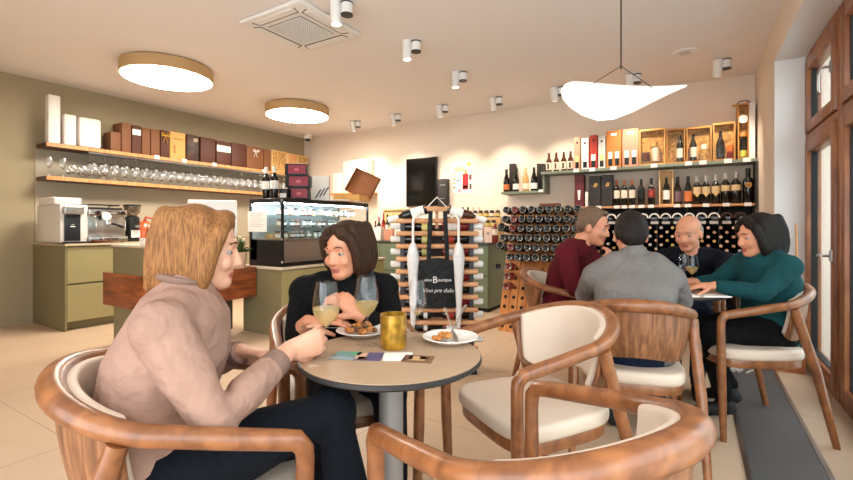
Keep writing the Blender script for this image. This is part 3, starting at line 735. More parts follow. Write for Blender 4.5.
MB().box(PX0+.004, PX1-f, PY0+.003, PY0+.012, .06, .27).build('side_panel', M_black, t)
M_ = MB().add([(PX1-.015, PY0+f, .26), (PX1-.015, PY1-f, .26), (PX1+.012, PY1-f, .045), (PX1+.012, PY0+f, .045), (PX1-.04, PY0+f, .26), (PX1-.04, PY1-f, .26), (PX1-.02, PY1-f, .045), (PX1-.02, PY0+f, .045)], [(0, 1, 2, 3), (4, 5, 6, 7), (0, 1, 5, 4), (1, 2, 6, 5), (2, 3, 7, 6), (3, 0, 4, 7)])
M_.build('front_panel', M_steel, t)
MB().box(PX0+.02, PX1-.005, PY0+f, PY1-f, .262, .282).build('cabinet_floor', M_steel, t)
MB().box(PX0, PX0+.012, PY0+f, PY1-f, .28, zt-.046).build('back_panel', mat('case_back', (200, 205, 205), .4), t)
for z in (.40, .52): MB().box(PX0+.02, PX1-.07, PY0+.03, PY1-.03, z, z+.008).build('shelf', thin_glass('shelf_glass_%d' % int(z*100), (.9, .97, .97), .4), t)
MB().box(PX1-.008, PX1-.003, PY0+f, PY1-f, .285, zt-.046).build('front_glass', M_glass, t)
MB().box(PX0+.03, PX1-f, PY0+.006, PY0+.011, .285, zt-.046).build('side_glass', M_glass, t)
MB().box(PX1-.07, PX1-.045, PY0+.05, PY1-.05, zt-.058, zt-.047).build('light_strip', emis('case_light', (.72, .92, 1), 60), t)
MB().box(PX0+.06, PX1-.09, PY0+.016, PY0+.03, zt-.058, zt-.047).build('side_light_strip', emis('case_light2', (.72, .92, 1), 40), t)
for z in (.05, .28, .675): MB().ell((PX1-.006, PY0+.002, z), (.008, .012, .012)).build('bolt', M_steel, t)
jm = {}
def jar_mesh(k):
    if k not in jm:
        cols = [(150, 120, 90), (196, 190, 176), (110, 60, 40), (206, 170, 110), (70, 74, 60), (180, 176, 170)]
        mb = MB(); mb.mat(0).lathe([(.026, 0), (.028, .005), (.028, .055), (.022, .062)], 14); mb.mat(1).lathe([(.025, .0625), (.025, .078), (.02, .08)], 14); mb.mat(2).lathe([(.0283, .018), (.0283, .045)], 14, cap=False)
        jm[k] = mb.mesh('jar', [mat('jar_%d' % k, cols[k], .3), M_black if k % 2 else M_steel, M_paper])
    return jm[k]
rr = random.Random(11)
for zi, z in enumerate((.282, .408, .528)):
    for i in range(15):
        o = place('jar', jar_mesh(rr.randrange(6)), None, (PX1-.14-.06*rr.random(), PY0+.10+.083*i, .7045+z), None)
        tag(o, 'small preserve jar on the %s level inside the pastry display' % ('bottom', 'middle', 'top')[zi], 'jar', 'jars on the %s level of the display' % ('bottom', 'middle', 'top')[zi])
for i in range(8):
    o = MB().prism([(-.055, -.04), (.055, -.04), (.055, .04), (-.055, .04)], 0, .05).build('pastry_box', M_paper if i % 2 else M_kraft, None, loc=(PX0+.15, PY0+.16+.14*i, .7045+.282), bevel=(.008, 2)); tag(o, '%s small box at the rear of the pastry display floor' % ('white' if i % 2 else 'kraft'), 'box', 'boxes at the back of the display, '+('white' if i % 2 else 'kraft'))
# paper notice on the side glass
a = atY(248, 230, PY0-.002); b = atY(267, 230, PY0-.002)
t = thing('paper_notice', 'white printed notice sheet taped to the side of the pastry display', 'notice', ((a.x+b.x)/2, PY0-.003, 1.06))
w = b.x-a.x; MB().box(-w/2, w/2, -.001, .001, 0, .215).build('sheet', M_paper, t)
lines = MB()
for k in range(8): lines.box(-w*.36, w*(.36-.1*(k % 3)), -.0014, -.001, .19-.02*k, .195-.02*k)
lines.build('print', mat('grey_print', (188, 170, 164), .6), t)

# items on top of the display (z of its lid)
TOPZ = .7045+zt+.0005
bot_cache = {}
def bottle(name, loc, h, r, glass, label_m=None, cap_m=None, lz=(.28, .62), style='bordeaux', txt=None, group=None, cat='bottle', emblem=None):
    key = (round(h, 3), round(r, 4), glass.name, style)
    if key not in bot_cache:
        if style == 'bordeaux': pr = [(.9, 0), (1, .02), (1, .62), (.93, .67), (.6, .73), (.40, .77), (.36, .90), (.38, .97), (.38, 1.0)]
        elif style == 'burgundy': pr = [(.9, 0), (1, .02), (1, .48), (.9, .58), (.62, .70), (.40, .80), (.36, .92), (.38, 1.0)]
        else: pr = [(.92, 0), (1, .02), (1, .55), (.85, .64), (.5, .74), (.42, .9), (.42, 1.0)]
        bot_cache[key] = (MB().lathe([(r*a, h*b) for a, b in pr], 16).mesh('bottle', glass), pr)
    me, pr = bot_cache[key]
    o = place(name, me, None, loc); tag(o, txt, cat, group)
    if label_m:
        k2 = key+(label_m.name, lz)
        if k2 not in bot_cache: bot_cache[k2] = MB().lathe([(r*1.012, h*lz[0]), (r*1.012, h*lz[1])], 16, cap=False).mesh('paper_label', label_m)
        l = place('paper_label', bot_cache[k2], o)
        if emblem:
            MB().box(-r*.35, r*.35, -r*1.03, -r*1.0, h*(lz[0]+.04), h*(lz[1]-.06)).build('label_print', emblem, l)
    if cap_m:
        k3 = key+(cap_m.name, 'cap')
        if k3 not in bot_cache: bot_cache[k3] = MB().lathe([(r*.40, h*.80), (r*.43, h*.82), (r*.42, h*1.004), (r*.2, h*1.006)], 14).mesh('capsule', cap_m)
        place('capsule', bot_cache[k3], o)
    return o
for px, lab in ((266.3, 'dark bottle with white capsule and white label, left of the two on the display case'), (274.4, 'dark bottle with white capsule and white label, right of the two on the display case')):
    q = atY(px, 197, PY0+.07)
    bottle('wine_bottle', (q.x, q.y, TOPZ), .335, .040, M_bottle, M_paper, M_wcard, (.30, .55), txt=lab)
def tbox(px0, px1, ytop, ybase, m, label, d_, depth=.15, z=TOPZ, name='carton_box', rz=0, extra=None, yawd=None):
    a = atD(px0, 0, d_); b = atD(px1, 0, d_); w = (b-a).xy.length; c_ = (a+b)/2
    h = (ybase-ytop)/F*d_
    t = thing(name, label, 'box', (c_.x, c_.y, z), yaw_of(V((FV[0], FV[1], 0)))+rz)
    MB().box(-w/2, w/2, 0, depth, .0005, h).build('carton', m, t, bevel=(.003, 2))
    if extra: extra(t, w, h)
    return t
def front_patch(m, x0, x1, z0, z1, nm='label_patch'):
    return lambda t, w, h: MB().box(x0*w, x1*w, -.002, 0, z0*h, z1*h).build(nm, m, t)
rs = lambda t, w, h: (MB().box(-.34*w, .48*w, -.002, 0, .12*h, .88*h).build('red_front', M_maroon_l, t), MB().box(-.04*w, .16*w, -.003, -.002, .35*h, .6*h).build('print', mat('rose_print', (196, 90, 96), .5), t))
M_maroon_l = mat('crimson_print', (142, 28, 48), .45)
d_ = 4.72
zz = TOPZ
for k, (px0, px1, hpx, lab) in enumerate(((288, 307.5, 12, 'dark red chocolate box at the bottom of the stack on the display case'), (285.5, 308.5, 12, 'dark red chocolate box in the middle of the stack on the display case'), (284.8, 306, 11.5, 'dark red chocolate box on top of the stack on the display case'))):
    tbox(px0, px1, 0, hpx, M_black, lab, d_, z=zz, name='chocolate_box', extra=rs); zz += hpx/F*d_+.0015
tbox(279, 287, 0, 10, M_black, 'small black box with a white label beside the red stack', d_-.08, depth=.08, extra=front_patch(M_paper, -.4, .4, .1, .55, 'paper_label'))
tbox(311.5, 329, 174, 199, M_wcard, 'upright white carton with diagonal dark stripes on the display case', 4.98, depth=.06, extra=lambda t, w, h: [MB().add([(-.3*w+.22*w*k, -.002, .1*h+.05*h*k), (-.22*w+.22*w*k, -.002, .1*h+.05*h*k), (.08*w+.22*w*k, -.002, .45*h+.05*h*k), (0+.22*w*k, -.002, .45*h+.05*h*k)], [(0, 1, 2, 3)]).build('stripe', M_black, t) for k in range(3)])
# open corrugated box + kraft tray
q = atD(352, 203, 5.15)
t = thing('open_cardboard_box', 'open brown cardboard box with its lid raised on the display case', 'box', (q.x, q.y, TOPZ), YAW-.35)
L, Wd, Hh = .34, .26, .07
MB().box(-L/2, L/2, -Wd/2, Wd/2, 0, .006).box(-L/2, -L/2+.005, -Wd/2, Wd/2, .006, Hh).box(L/2-.005, L/2, -Wd/2, Wd/2, .006, Hh).box(-L/2+.005, L/2-.005, -Wd/2, -Wd/2+.005, .006, Hh).box(-L/2+.005, L/2-.005, Wd/2-.005, Wd/2, .006, Hh).build('tray', M_kraft, t)
lid = MB().box(-L/2, L/2, 0, .005, 0, .30).box(-L/2, -L/2+.005, -.05, 0, 0, .30).box(L/2-.005, L/2, -.05, 0, 0, .30).box(-L/2+.005, L/2-.005, -.05, 0, .295, .30).build('lid', M_card, t, loc=(0, Wd/2, Hh), rot=(-.25, .42, 0))
q = atD(338, 200, 5.0)
t = thing('paper_stack', 'loose white papers and bags lying before the open cardboard box', 'papers', (q.x, q.y, TOPZ), YAW+.2)
MB().box(-.13, .13, -.05, .05, 0, .012).build('sheets', M_paper, t, bevel=(.003, 1))
# wall shelf behind with white cartons
WS = atY(371.5, 192, 6.0)
t = thing('corner_shelf', 'short wooden shelf on the back wall behind the pastry display', 'shelf', (WS.x-.42, YB, WS.z)); MB().box(-.42, .42, -.30, -.001, -.03, 0).build('board', M_shelfwood, t, bevel=(.003, 1))
for px0, px1, yt, lab in ((343, 366, 160, 'big white carton on the short back wall shelf'), (311, 342, 174, 'low white carton left on the short back wall shelf')):
    a = atY(px0, 180, 5.93); b = atY(px1, 180, 5.93); top = atY((px0+px1)/2, yt, 5.93).z
    o = MB().box(max(a.x, WS.x-.83), b.x, 5.93, 6.14, WS.z+.001, top).build('white_carton', M_wcard, None, bevel=(.004, 2)); tag(o, lab, 'box')
# ------------------------------------------------------------------ back wall: screen, poster, shelves
a = atY(406, 158, 6.11); b = atY(436.5, 206, 6.11)
t = thing('wall_screen', 'large black upright screen on the back wall', 'screen', ((a.x+b.x)/2, YB, 0)); w = b.x-a.x
MB().box(-w/2, w/2, -.06, -.02, 1.44, 2.23).box(-.15, .15, -.02, -.001, 1.6, 2.1).build('casing', M_black, t, bevel=(.006, 2)); MB().box(-w/2+.012, w/2-.012, -.0605, -.06, 1.455, 2.215).build('display', mat('screen_gloss', (10, 10, 11), .08), t)
a = atY(437.5, 180, 6.08); b = atY(447, 206, 6.08)
t = thing('wall_speaker', 'narrow black box mounted on the wall right of the screen', 'speaker', ((a.x+b.x)/2, YB, 0)); w = b.x-a.x
MB().box(-w/2, w/2, -.09, -.001, 1.40, 1.86).build('casing', mat('charcoal_box', (38, 32, 30), .6), t, bevel=(.005, 2)); MB().box(-w*.25, w*.2, -.092, -.09, 1.55, 1.56).box(-.04, w*.3, -.092, -.09, 1.76, 1.77).build('print', M_grey, t)
a = atY(452.5, 161, YB); b = atY(472.5, 194, YB); w = b.x-a.x
z0, z1 = atY(462, 193.5, YB).z, atY(462, 162, YB).z; hh = z1-z0
t = thing('poster', 'white wine poster with a red bottle picture on the back wall', 'poster', ((a.x+b.x)/2, YB, z0))
MB().box(-w/2, w/2, -.004, -.001, 0, hh).build('sheet', M_paper, t)
pp = lambda nm, x0, x1, y0, y1, c: MB().box(x0*w, x1*w, -.0055, -.004, y0*hh, y1*hh).build(nm, mat('poster_'+nm+str(c), c, .6), t)
pp('banner', -.40, .12, .70, .84, (236, 190, 150)); pp('gold_square', .22, .44, .86, .98, (222, 180, 96)); pp('red_block', .02, .30, .12, .62, (176, 34, 44)); pp('neck', .12, .24, .62, .74, (226, 160, 90)); pp('foot_bar', .04, .28, .17, .24, (236, 170, 60))
for k in range(4): pp('small_picture', -.46, -.34, .18+.13*k, .23+.13*k, (214, 176, 92) if k % 2 else (150, 116, 60))
pp('dark_bottle', .36, .46, .12, .30, (52, 44, 38)); pp('brown_bottle', .34, .46, .42, .58, (112, 70, 50)); pp('text_line', -.28, -.10, .40, .43, (70, 60, 56)); pp('pink_mark', -.2, -.06, .05, .14, (206, 150, 156)); pp('text_block', -.28, -.05, .50, .56, (210, 196, 190))
t = MB().box(-.09, .09, -.12, -.001, 0, .075).build('wooden_block', M_card, None, loc=(0, 0, 0)); t.location = (atY(541, 203, 5.2).x, 5.2, 0)
bpy.data.objects.remove(t)

UBZ = 1.845; LBZ = 1.365; SBZ = 1.60; SYF = 5.87
t = thing('bottle_shelf', 'long sage green upper wall shelf with gift cartons', 'shelf', (0, 0, UBZ)); MB().box(-1.785, XR-.002, SYF, YB-.001, -.035, 0).build('board', M_sage, t, bevel=(.002, 1))
t = thing('bottle_shelf', 'short sage green wall shelf with sparkling wine, left of the long one', 'shelf', (0, 0, SBZ)); MB().box(-2.36, -1.745, SYF+.03, YB-.001, -.033, 0).build('board', M_sage, t, bevel=(.002, 1)); MB().box(-1.765, -1.745, SYF+.03, YB-.001, .0, UBZ-SBZ-.036).build('side_panel', M_sage, t)
t = thing('bottle_shelf', 'wooden lower wall shelf with standing wine bottles', 'shelf', (0, 0, LBZ)); MB().box(-1.37, XR-.025, SYF, YB-.001, -.025, 0).build('board', M_shelfwood, t, bevel=(.002, 1))
t = thing('shelf_panel', 'tall dark side panel of the bottle shelves at the window wall', 'panel', (0, 0, 0)); MB().box(XR-.022, XR-.001, SYF-.03, YB-.001, 0, UBZ-.036).build('panel', mat('dark_panel', (58, 52, 46), .6), t)
def bb(px0, px1, ytop, z, m, label, y=5.93, depth=.11, name='gift_carton', extra=None, group=None):
    a = atY(px0, 150, y); b = atY(px1, 150, y); w = b.x-a.x; top = atY((px0+px1)/2, ytop, y).z; h = top-z
    t = thing(name, label, 'box', ((a.x+b.x)/2, y, z), 0, group)
    MB().box(-w/2+.002, w/2-.002, 0, depth, .0005, h).build('carton', m, t, bevel=(.003, 1))
    if extra: extra(t, w, h)
    return t
def carton_win(n, labm, handle=True, hole=M_black):
    def f(t, w, h):
        for k in range(n):
            xc = (k-(n-1)/2)*w*.44
            ww = w*(.26 if n == 1 else .13)
            MB().box(xc-ww, xc+ww, -.0015, -.0002, .06*h, .25*h).build('bottle_window', M_bottle, t)
            MB().box(xc-ww, xc+ww, -.0035, -.0016, .25*h, .43*h).build('paper_label', labm, t)
        if handle:
            if n == 1: MB().lathe([(.014, 0), (.014, .002)], 14, Matrix.Translation((0, -.0004, .84*h)) @ Matrix.Rotation(PI/2, 4, 'X')).build('hole', hole, t)
            else: MB().box(-.2*w, .2*w, -.0022, -.0002, .86*h, .93*h).build('handle_slot', M_paper, t, bevel=(.008, 2))
    return f
cap_lab = mat('cream_label', (232, 220, 196), .6); yel_lab = mat('pale_yellow_label', (226, 214, 130), .6); tan_lab = mat('tan_label', (206, 176, 130), .6); org_lab = mat('orange_label', (204, 112, 56), .6); plum_lab = mat('plum_label', (112, 84, 92), .6); redw_lab = mat('red_label', (140, 50, 44), .6)
for px, lab in ((549, 'brown beer bottle at the left end of the upper green shelf'), (556.3, 'second brown beer bottle from the left on the upper green shelf'), (563.8, 'third brown beer bottle from the left on the upper green shelf'), (570.5, 'brown beer bottle beside the beige carton')):
    q = atY(px, 160, 6.0); bottle('beer_bottle', (q.x, 6.0, UBZ), .262, .037, M_amber, cap_lab, mat('brown_cap', (84, 40, 28), .5), (.12, .50), 'beer', lab, 'beer bottles on the upper shelf', emblem=M_dbrown)
bb(573.9, 580.3, 137.6, UBZ, M_salmon, 'narrow beige single bottle carton next to the beer bottles', extra=carton_win(1, yel_lab))
bb(581.2, 588.7, 138, UBZ, M_wcard, 'narrow white single bottle carton left of the red one', extra=carton_win(1, M_paper))
bb(589.4, 597.4, 135, UBZ, M_red, 'narrow red single bottle carton', extra=carton_win(1, M_paper))
bb(598, 605.4, 136, UBZ, mat('pale_grey_carton', (218, 212, 202), .6), 'narrow pale grey single bottle carton right of the red one', extra=carton_win(1, yel_lab))
bb(606, 621.5, 130.5, UBZ, M_orange, 'orange brown double bottle carton with a handle slot', extra=carton_win(2, M_paper))
bb(622, 638.9, 128.7, UBZ, M_salmon, 'salmon pink double bottle carton with a handle slot', extra=carton_win(2, M_paper))
M_cello = thin_glass('cellophane', (.98, .96, .92), .08, .1, .12)
def showcase(items, side=None, back=M_straw):
    def f(t, w, h):
        e = .014
        MB().box(-w/2+.002, -w/2+e, -.09, 0, 0, h).box(w/2-e, w/2-.002, -.09, 0, 0, h).box(-w/2+e, w/2-e, -.09, 0, 0, .02).box(-w/2+e, w/2-e, -.09, 0, h-.02, h).build('open_frame', M_goldcard if side is None else side, t)
        MB().box(-w/2+e, w/2-e, -.012, -.0005, .02, h-.02).build('filler', back, t)
        for (xc, kind) in items: kind(t, xc*w, h)
        MB().box(-w/2+e, w/2-e, -.0885, -.087, .02, h-.02).build('cellophane', M_cello, t)
    return f
def it_bottle(labm, hh=.88, r=.035, gl=M_bottle):
    def f(t, x, h):
        H_ = min(h*hh, .31)
        o = MB().lathe([(r*.9, 0), (r, .01), (r, H_*.6), (r*.6, H_*.74), (r*.38, H_*.8), (r*.38, H_)], 14).build('packed_bottle', gl, t, loc=(x, -.048, .022)); MB().lathe([(r*1.02, H_*.15), (r*1.02, H_*.5)], 14, cap=False).build('paper_label', labm, o)
    return f
def it_jar(c, z=.03, r=.03, hh=.07):
    def f(t, x, h): MB().lathe([(r, 0), (r, hh*.8), (r*.9, hh)], 14).build('packed_jar', c, t, loc=(x, -.05, z), smooth=True)
    return f
bb(640, 666, 130, UBZ, M_kraft, 'tan hamper box with a cellophane front', y=6.0, extra=showcase([(-.25, it_jar(M_dbrown, .06, .04, .10)), (.12, it_jar(M_cream, .05, .045, .16)), (.05, it_jar(M_straw, .22, .04, .05))], M_kraft))
bb(666.6, 685.5, 130, UBZ, M_goldcard, 'gold gift box with a white labelled bottle, second showcase from the left', y=6.0, extra=showcase([(.22, it_bottle(M_paper))]))
bb(686.5, 711.5, 128, UBZ, M_goldcard, 'gold gift box with a bottle beside a sack of straw, middle showcase', y=6.0, extra=showcase([(-.22, it_bottle(M_paper)), (.18, it_jar(M_straw, .025, .035, .12)), (.2, it_jar(M_paper, .15, .03, .05))]))
bb(712.5, 735, 124, UBZ, M_goldcard, 'gold gift box with a black bottle and orange jars', y=6.0, extra=showcase([(-.15, it_bottle(M_blackmat, .86, .04)), (.26, it_jar(mat('orange_jar', (214, 110, 40), .4), .10, .032, .07)), (.26, it_jar(M_redglass, .03, .03, .06))]))
def tall_box(t, w, h):
    showcase([(.0, it_jar(mat('lime_label', (190, 190, 80), .5), .03, .04, .07)), (.05, it_jar(M_bottle, .11, .032, .12)), (0, it_jar(M_goldcard, .25, .04, .05))], None)(t, w, h)
    MB().lathe([(.045, 0), (.045, .012)], 24, Matrix.Translation((.0, -.078, h*.72)) @ Matrix.Rotation(PI/2, 4, 'X')).build('pale_disc', M_paper, t)
    MB().box(w/2-.002, w/2+.05, -.085, .08, 0, h).build('white_side', M_wcard, t)
    MB().prism([(-w/2-.05, -.09), (-w/2, -.09), (-w/2, -.08), (-w/2-.05, -.08)], h-.03, h-.005).build('open_flap', M_goldcard, t)
    MB().tube([(-.06, -.04, h), (-.03, -.04, h+.035), (.03, -.04, h+.035), (.08, -.04, h)], .006, 8).build('wicker_handle', M_dbrown, t)
bb(737, 748.5, 105, UBZ, M_goldcard, 'tallest gift box with a white side and wicker handle, nearest the window wall', y=6.0, depth=.13, extra=tall_box)
for px in (576, 592, 613.5, 654, 688.5, 703, 728, 747):
    q = atY(px, 165, SYF-.002); tag(MB().box(-.035, .035, -.003, 0, -.034, .012).build('price_tag', M_paper, None, loc=(q.x, SYF, UBZ)), 'white price tag on the front edge of the upper green shelf', 'tag', 'price tags on the upper green shelf')
# lower shelf
bb(574.4, 583.8, 174.5, LBZ, M_maroon, 'tall maroon bottle carton at the left end of the lower shelf', extra=(lambda t, w, h: MB().add([(-.18*w, -.0015, .52*h), (.18*w, -.0015, .52*h), (.1*w, -.0015, .22*h), (-.1*w, -.0015, .22*h)], [(0, 1, 2, 3)]).build('print', M_paper, t)))
bb(585, 588, 192, LBZ, M_paper, 'small white leaning card on the lower shelf', depth=.03, name='display_card')
gm_ = lambda t, w, h: [MB().add([(-.1*w+.02*k, -.0015, .66*h), (.05*w+.02*k, -.0015, .78*h), (.10*w+.02*k, -.0015, .74*h), (-.05*w+.02*k, -.0015, .62*h)], [(0, 1, 2, 3)]).build('gold_motif', M_gold, t) for k in (0, 1)]
M_choc = mat('black_brown_carton', (38, 28, 24), .5, noise=(14, .4))
bb(588.6, 600.8, 176, LBZ, M_choc, 'black bottle box with gold motif, left one of the pair', extra=gm_)
bb(601.2, 612.6, 175, LBZ, M_choc, 'black bottle box with gold motif, right one of the pair', extra=gm_)
M_orcap = mat('copper_capsule', (196, 106, 66), .4, .3); M_blkcap = mat('black_capsule', (24, 22, 22), .4); M_whtcap = mat('silver_capsule', (220, 214, 204), .4)
lowb = [(616.8, .330, .037, cap_lab, M_orcap, 'bordeaux', 'dark bottle with copper capsule, left of three alike'), (624.3, .330, .037, cap_lab, M_orcap, 'bordeaux', 'dark bottle with copper capsule, middle of three alike'), (632.2, .330, .037, cap_lab, M_orcap, 'bordeaux', 'dark bottle with copper capsule, right of three alike'),
 (641.3, .325, .038, M_blackmat, M_blkcap, 'bordeaux', 'all black bottle right of the copper capsuled three'), (651.4, .330, .038, redw_lab, M_blkcap, 'bordeaux', 'black bottle with small red label left of the wooden crate'),
 (677.6, .33, .040, plum_lab, M_blkcap, 'burgundy', 'dark bottle with plum label right of the wooden crate'), (688.1, .33, .040, org_lab, M_blkcap, 'burgundy', 'dark bottle with orange label'),
 (697, .325, .041, tan_lab, M_whtcap, 'bordeaux', 'round shouldered bottle with pointed tan label, left of three alike'), (706, .325, .041, tan_lab, M_whtcap, 'bordeaux', 'round shouldered bottle with pointed tan label, middle of three alike'), (715.6, .33, .041, tan_lab, M_whtcap, 'bordeaux', 'round shouldered bottle with pointed tan label, right of three alike'),
 (725.5, .345, .044, tan_lab, M_whtcap, 'bordeaux', 'large bottle with a wide tan label, left of the two'), (736, .35, .046, tan_lab, M_whtcap, 'bordeaux', 'large bottle with a wide tan label, right of the two'), (748.2, .385, .050, None, M_blkcap, 'bordeaux', 'biggest black bottle with a gold emblem beside the window wall')]
for i, (px, h, r, lm, cp, st, lab) in enumerate(lowb):
    q = atY(px, 190, 5.97); lz = (.30, .60) if i < 5 else ((.12, .48) if i < 7 else (.38, .62))
    if i >= 10: lz = (.42, .60)
    o = bottle('wine_bottle', (q.x, 5.97, LBZ), h, r, M_bottle, lm, cp, lz, st, lab+', on the lower wall shelf' if len((lab+', on the lower wall shelf').split()) <= 16 else lab)
    if 7 <= i <= 9: MB().add([(-r*.7, -r*1.02, h*.38), (r*.7, -r*1.02, h*.38), (0, -r*1.02, h*.26)], [(0, 1, 2)]).build('label_point', mat('gold_label', (214, 176, 104), .5), o)
    if i == 12: MB().tube([(r*.5*math.cos(a/12*2*PI), -r*1.02, h*.52+r*.5*math.sin(a/12*2*PI)) for a in range(12)], .006, 8, closed=True).tube([(-r*.3, -r*1.04, h*.50), (0, -r*1.04, h*.55), (r*.3, -r*1.04, h*.50)], .006, 6).build('gold_emblem', M_gold, o)
    if i == 4: MB().box(-r*.4, r*.4, -r*1.04, -r*1.015, h*.36, h*.5).build('red_print', M_red, o)
def crate(t, w, h):
    MB().box(-w/2+.002, -w/2+.014, -.09, 0, 0, h).box(w/2-.014, w/2-.002, -.09, 0, 0, h).box(-w/2+.014, w/2-.014, -.09, 0, h-.014, h).box(-w/2+.014, w/2-.014, -.09, 0, 0, .012).build('frame', M_pine, t)
    it_bottle(M_paper, .86, .037)(t, 0, h)
bb(659.5, 673.8, 171, LBZ, M_pine, 'open wooden crate holding one white labelled bottle on the lower shelf', y=6.02, depth=.03, name='wooden_crate', extra=crate)
for px in (579, 598.5, 616.8, 624.3, 632.2, 641.3, 651, 677, 688, 706, 726, 748):
    q = atY(px, 205, SYF-.002); tag(MB().box(-.032, .032, -.003, 0, -.03, .008).build('price_tag', M_paper, None, loc=(q.x, SYF, LBZ)), 'white price tag on the front edge of the lower wooden shelf', 'tag', 'price tags on the lower wooden shelf')
# small shelf sparkling wines
M_charc = mat('charcoal_carton', (40, 34, 30), .6)
for px, g, lm, cp, lab in ((506.5, M_bottle, org_lab, M_blkcap, 'dark sparkling bottle with orange label at the left end of the short green shelf'), (516, M_bottle, M_paper, M_blkcap, 'dark sparkling bottle with round white label on the short green shelf'), (525.7, M_rose, cap_lab, mat('pale_gold_capsule', (224, 190, 130), .4, .3), 'golden rose sparkling bottle on the short green shelf'), (534, M_bottle, M_paper, M_blkcap, 'dark sparkling bottle with white label at the right of the short green shelf')):
    q = atY(px, 180, 5.98); bottle('sparkling_bottle', (q.x, 5.98, SBZ), .325, .044, g, lm, cp, (.10, .34), 'burgundy', lab)
for px0, px1, lab in ((509, 514.5, 'black bottle carton between the two left sparkling bottles'), (536.5, 540, 'first black bottle carton right on the short green shelf'), (540.3, 544, 'second black bottle carton right on the short green shelf, against its side')):
    bb(px0, px1, 163.5, SBZ, M_charc, lab, y=6.04, depth=.10)
q = atY(541, 187, SYF+.028); tag(MB().box(-.03, .03, -.003, 0, -.02, .012).build('price_tag', M_paper, None, loc=(q.x, SYF+.03, SBZ)), 'white price tag on the short green shelf', 'tag')

# bottle cabinet below the lower shelf
RX0, RX1 = -1.34, XR-.026
t = thing('bottle_rack', 'black wall rack full of lying bottles under the wooden shelf', 'rack', (0, 0, 0))
MB().box(RX0, RX1, YB-.03, YB-.001, 0, LBZ-.026).build('back_panel', M_blackmat, t)
for k in range(7): x = RX0+(RX1-RX0-.02)*k/6; MB().box(x, x+.02, SYF+.02, YB-.031, 0, LBZ-.026).build('upright', M_blackmat, t)
for z in (1.155, .50, .10): MB().box(RX0, RX1, SYF+.02, YB-.031, z, z+.016).build('board', M_blackmat, t)
def lying(r, L, gm, cm, lm, nm):     # bottle lying along y, neck towards -y
    M = Matrix.Rotation(PI/2, 4, 'X')
    mb = MB(); mb.mat(0).lathe([(r*.9, -L*.5), (r, -L*.47), (r, L*.12), (r*.6, L*.22), (r*.36, L*.3), (r*.36, L*.5)], 12, M); mb.mat(1).lathe([(r*.42, L*.33), (r*.43, L*.503), (r*.2, L*.506)], 12, M)
    return mb.mesh(nm, [gm, cm, lm])
capm = [mat('capsule_ring_%d' % i, c, .45, .2) for i, c in enumerate(((226, 190, 160), (200, 150, 120), (190, 186, 180), (120, 40, 36), (212, 170, 96)))]
lm_ = [lying(.038, .25, M_bottle, c, M_paper, 'lying_bottle') for c in capm]
rr = random.Random(5)
mid = YB-.03-.135
z = 1.10; row = 0
while z > .62:
    n = 16
    for i in range(n):
        x = RX0+.06+(.116*i)+(.058 if row % 2 else 0)
        if x > RX1-.05: continue
        o = place('wine_bottle', lm_[rr.choice((0, 0, 0, 1, 1, 2, 2, 4))], None, (x, mid-(.06 if row % 2 == 0 else 0.0), z))
        tag(o, 'dark wine bottle lying neck forward in the black wall rack', 'wine bottle', 'bottles lying in the black wall rack')
    z -= .050; row += 1
# bottles under paper arches on the boards
for zi, (z, x0, n) in enumerate(((1.172, RX0+.09, 15), (.517, RX0+.72, 10))):
    for i in range(n):
        x = x0+.118*i
        if x > RX1-.05: continue
        where = ('row just under the wooden shelf', 'low row near the table top')[zi]
        dark = zi == 0 and i >= 13
        o = place('wine_bottle', lm_big, None, (x, mid-.01, z+.044)) if (zi or i) else None
        if o is None:
            M = Matrix.Rotation(PI/2, 4, 'X'); mb = MB(); mb.lathe([(.036, -.13), (.040, -.12), (.040, .125), (.034, .132), (.01, .128)], 16, M); lm_big = mb.mesh('lying_bottle', M_bottle); o = place('wine_bottle', lm_big, None, (x, mid-.01, z+.044))
        tag(o, 'dark bottle lying base forward in the '+where, 'wine bottle', 'base forward bottles in the '+where)
        ar = []
        for k in range(13): a = PI*k/12; ar.append((.057*math.cos(a), .062*math.sin(a)))
        for k in range(12, -1, -1): a = PI*k/12; ar.append((.043*math.cos(a), .045*math.sin(a)))
        M2 = Matrix.Rotation(PI/2, 4, 'X')
        mb = MB(); vs = [(p_[0], yy, p_[1]) for yy in (-.02, .02) for p_ in ar]; N = len(ar); fs = []
        for k in range(12): fs += [(k, k+1, N-2-k, N-1-k), (N+k, N+N-1-k, N+N-2-k, N+k+1), (k, N+k, N+k+1, k+1), (N-1-k, N-2-k, N+N-2-k, N+N-1-k)]
        mb.add(vs, fs)
        o2 = mb.build('paper_arch', M_paper if not dark else M_dbrown, None, loc=(x, mid-.15, z+.038)); tag(o2, ('white' if not dark else 'dark')+' paper arch over a bottle in the '+where, 'bottle collar', ('white' if not dark else 'dark')+' arches in the '+where)
        o3 = MB().box(-.04, .04, -.003, 0, -.028, .004).build('price_tag', M_paper, None, loc=(x, SYF+.018, z)); tag(o3, 'white price tag below the '+where, 'tag', 'price tags below the '+where)

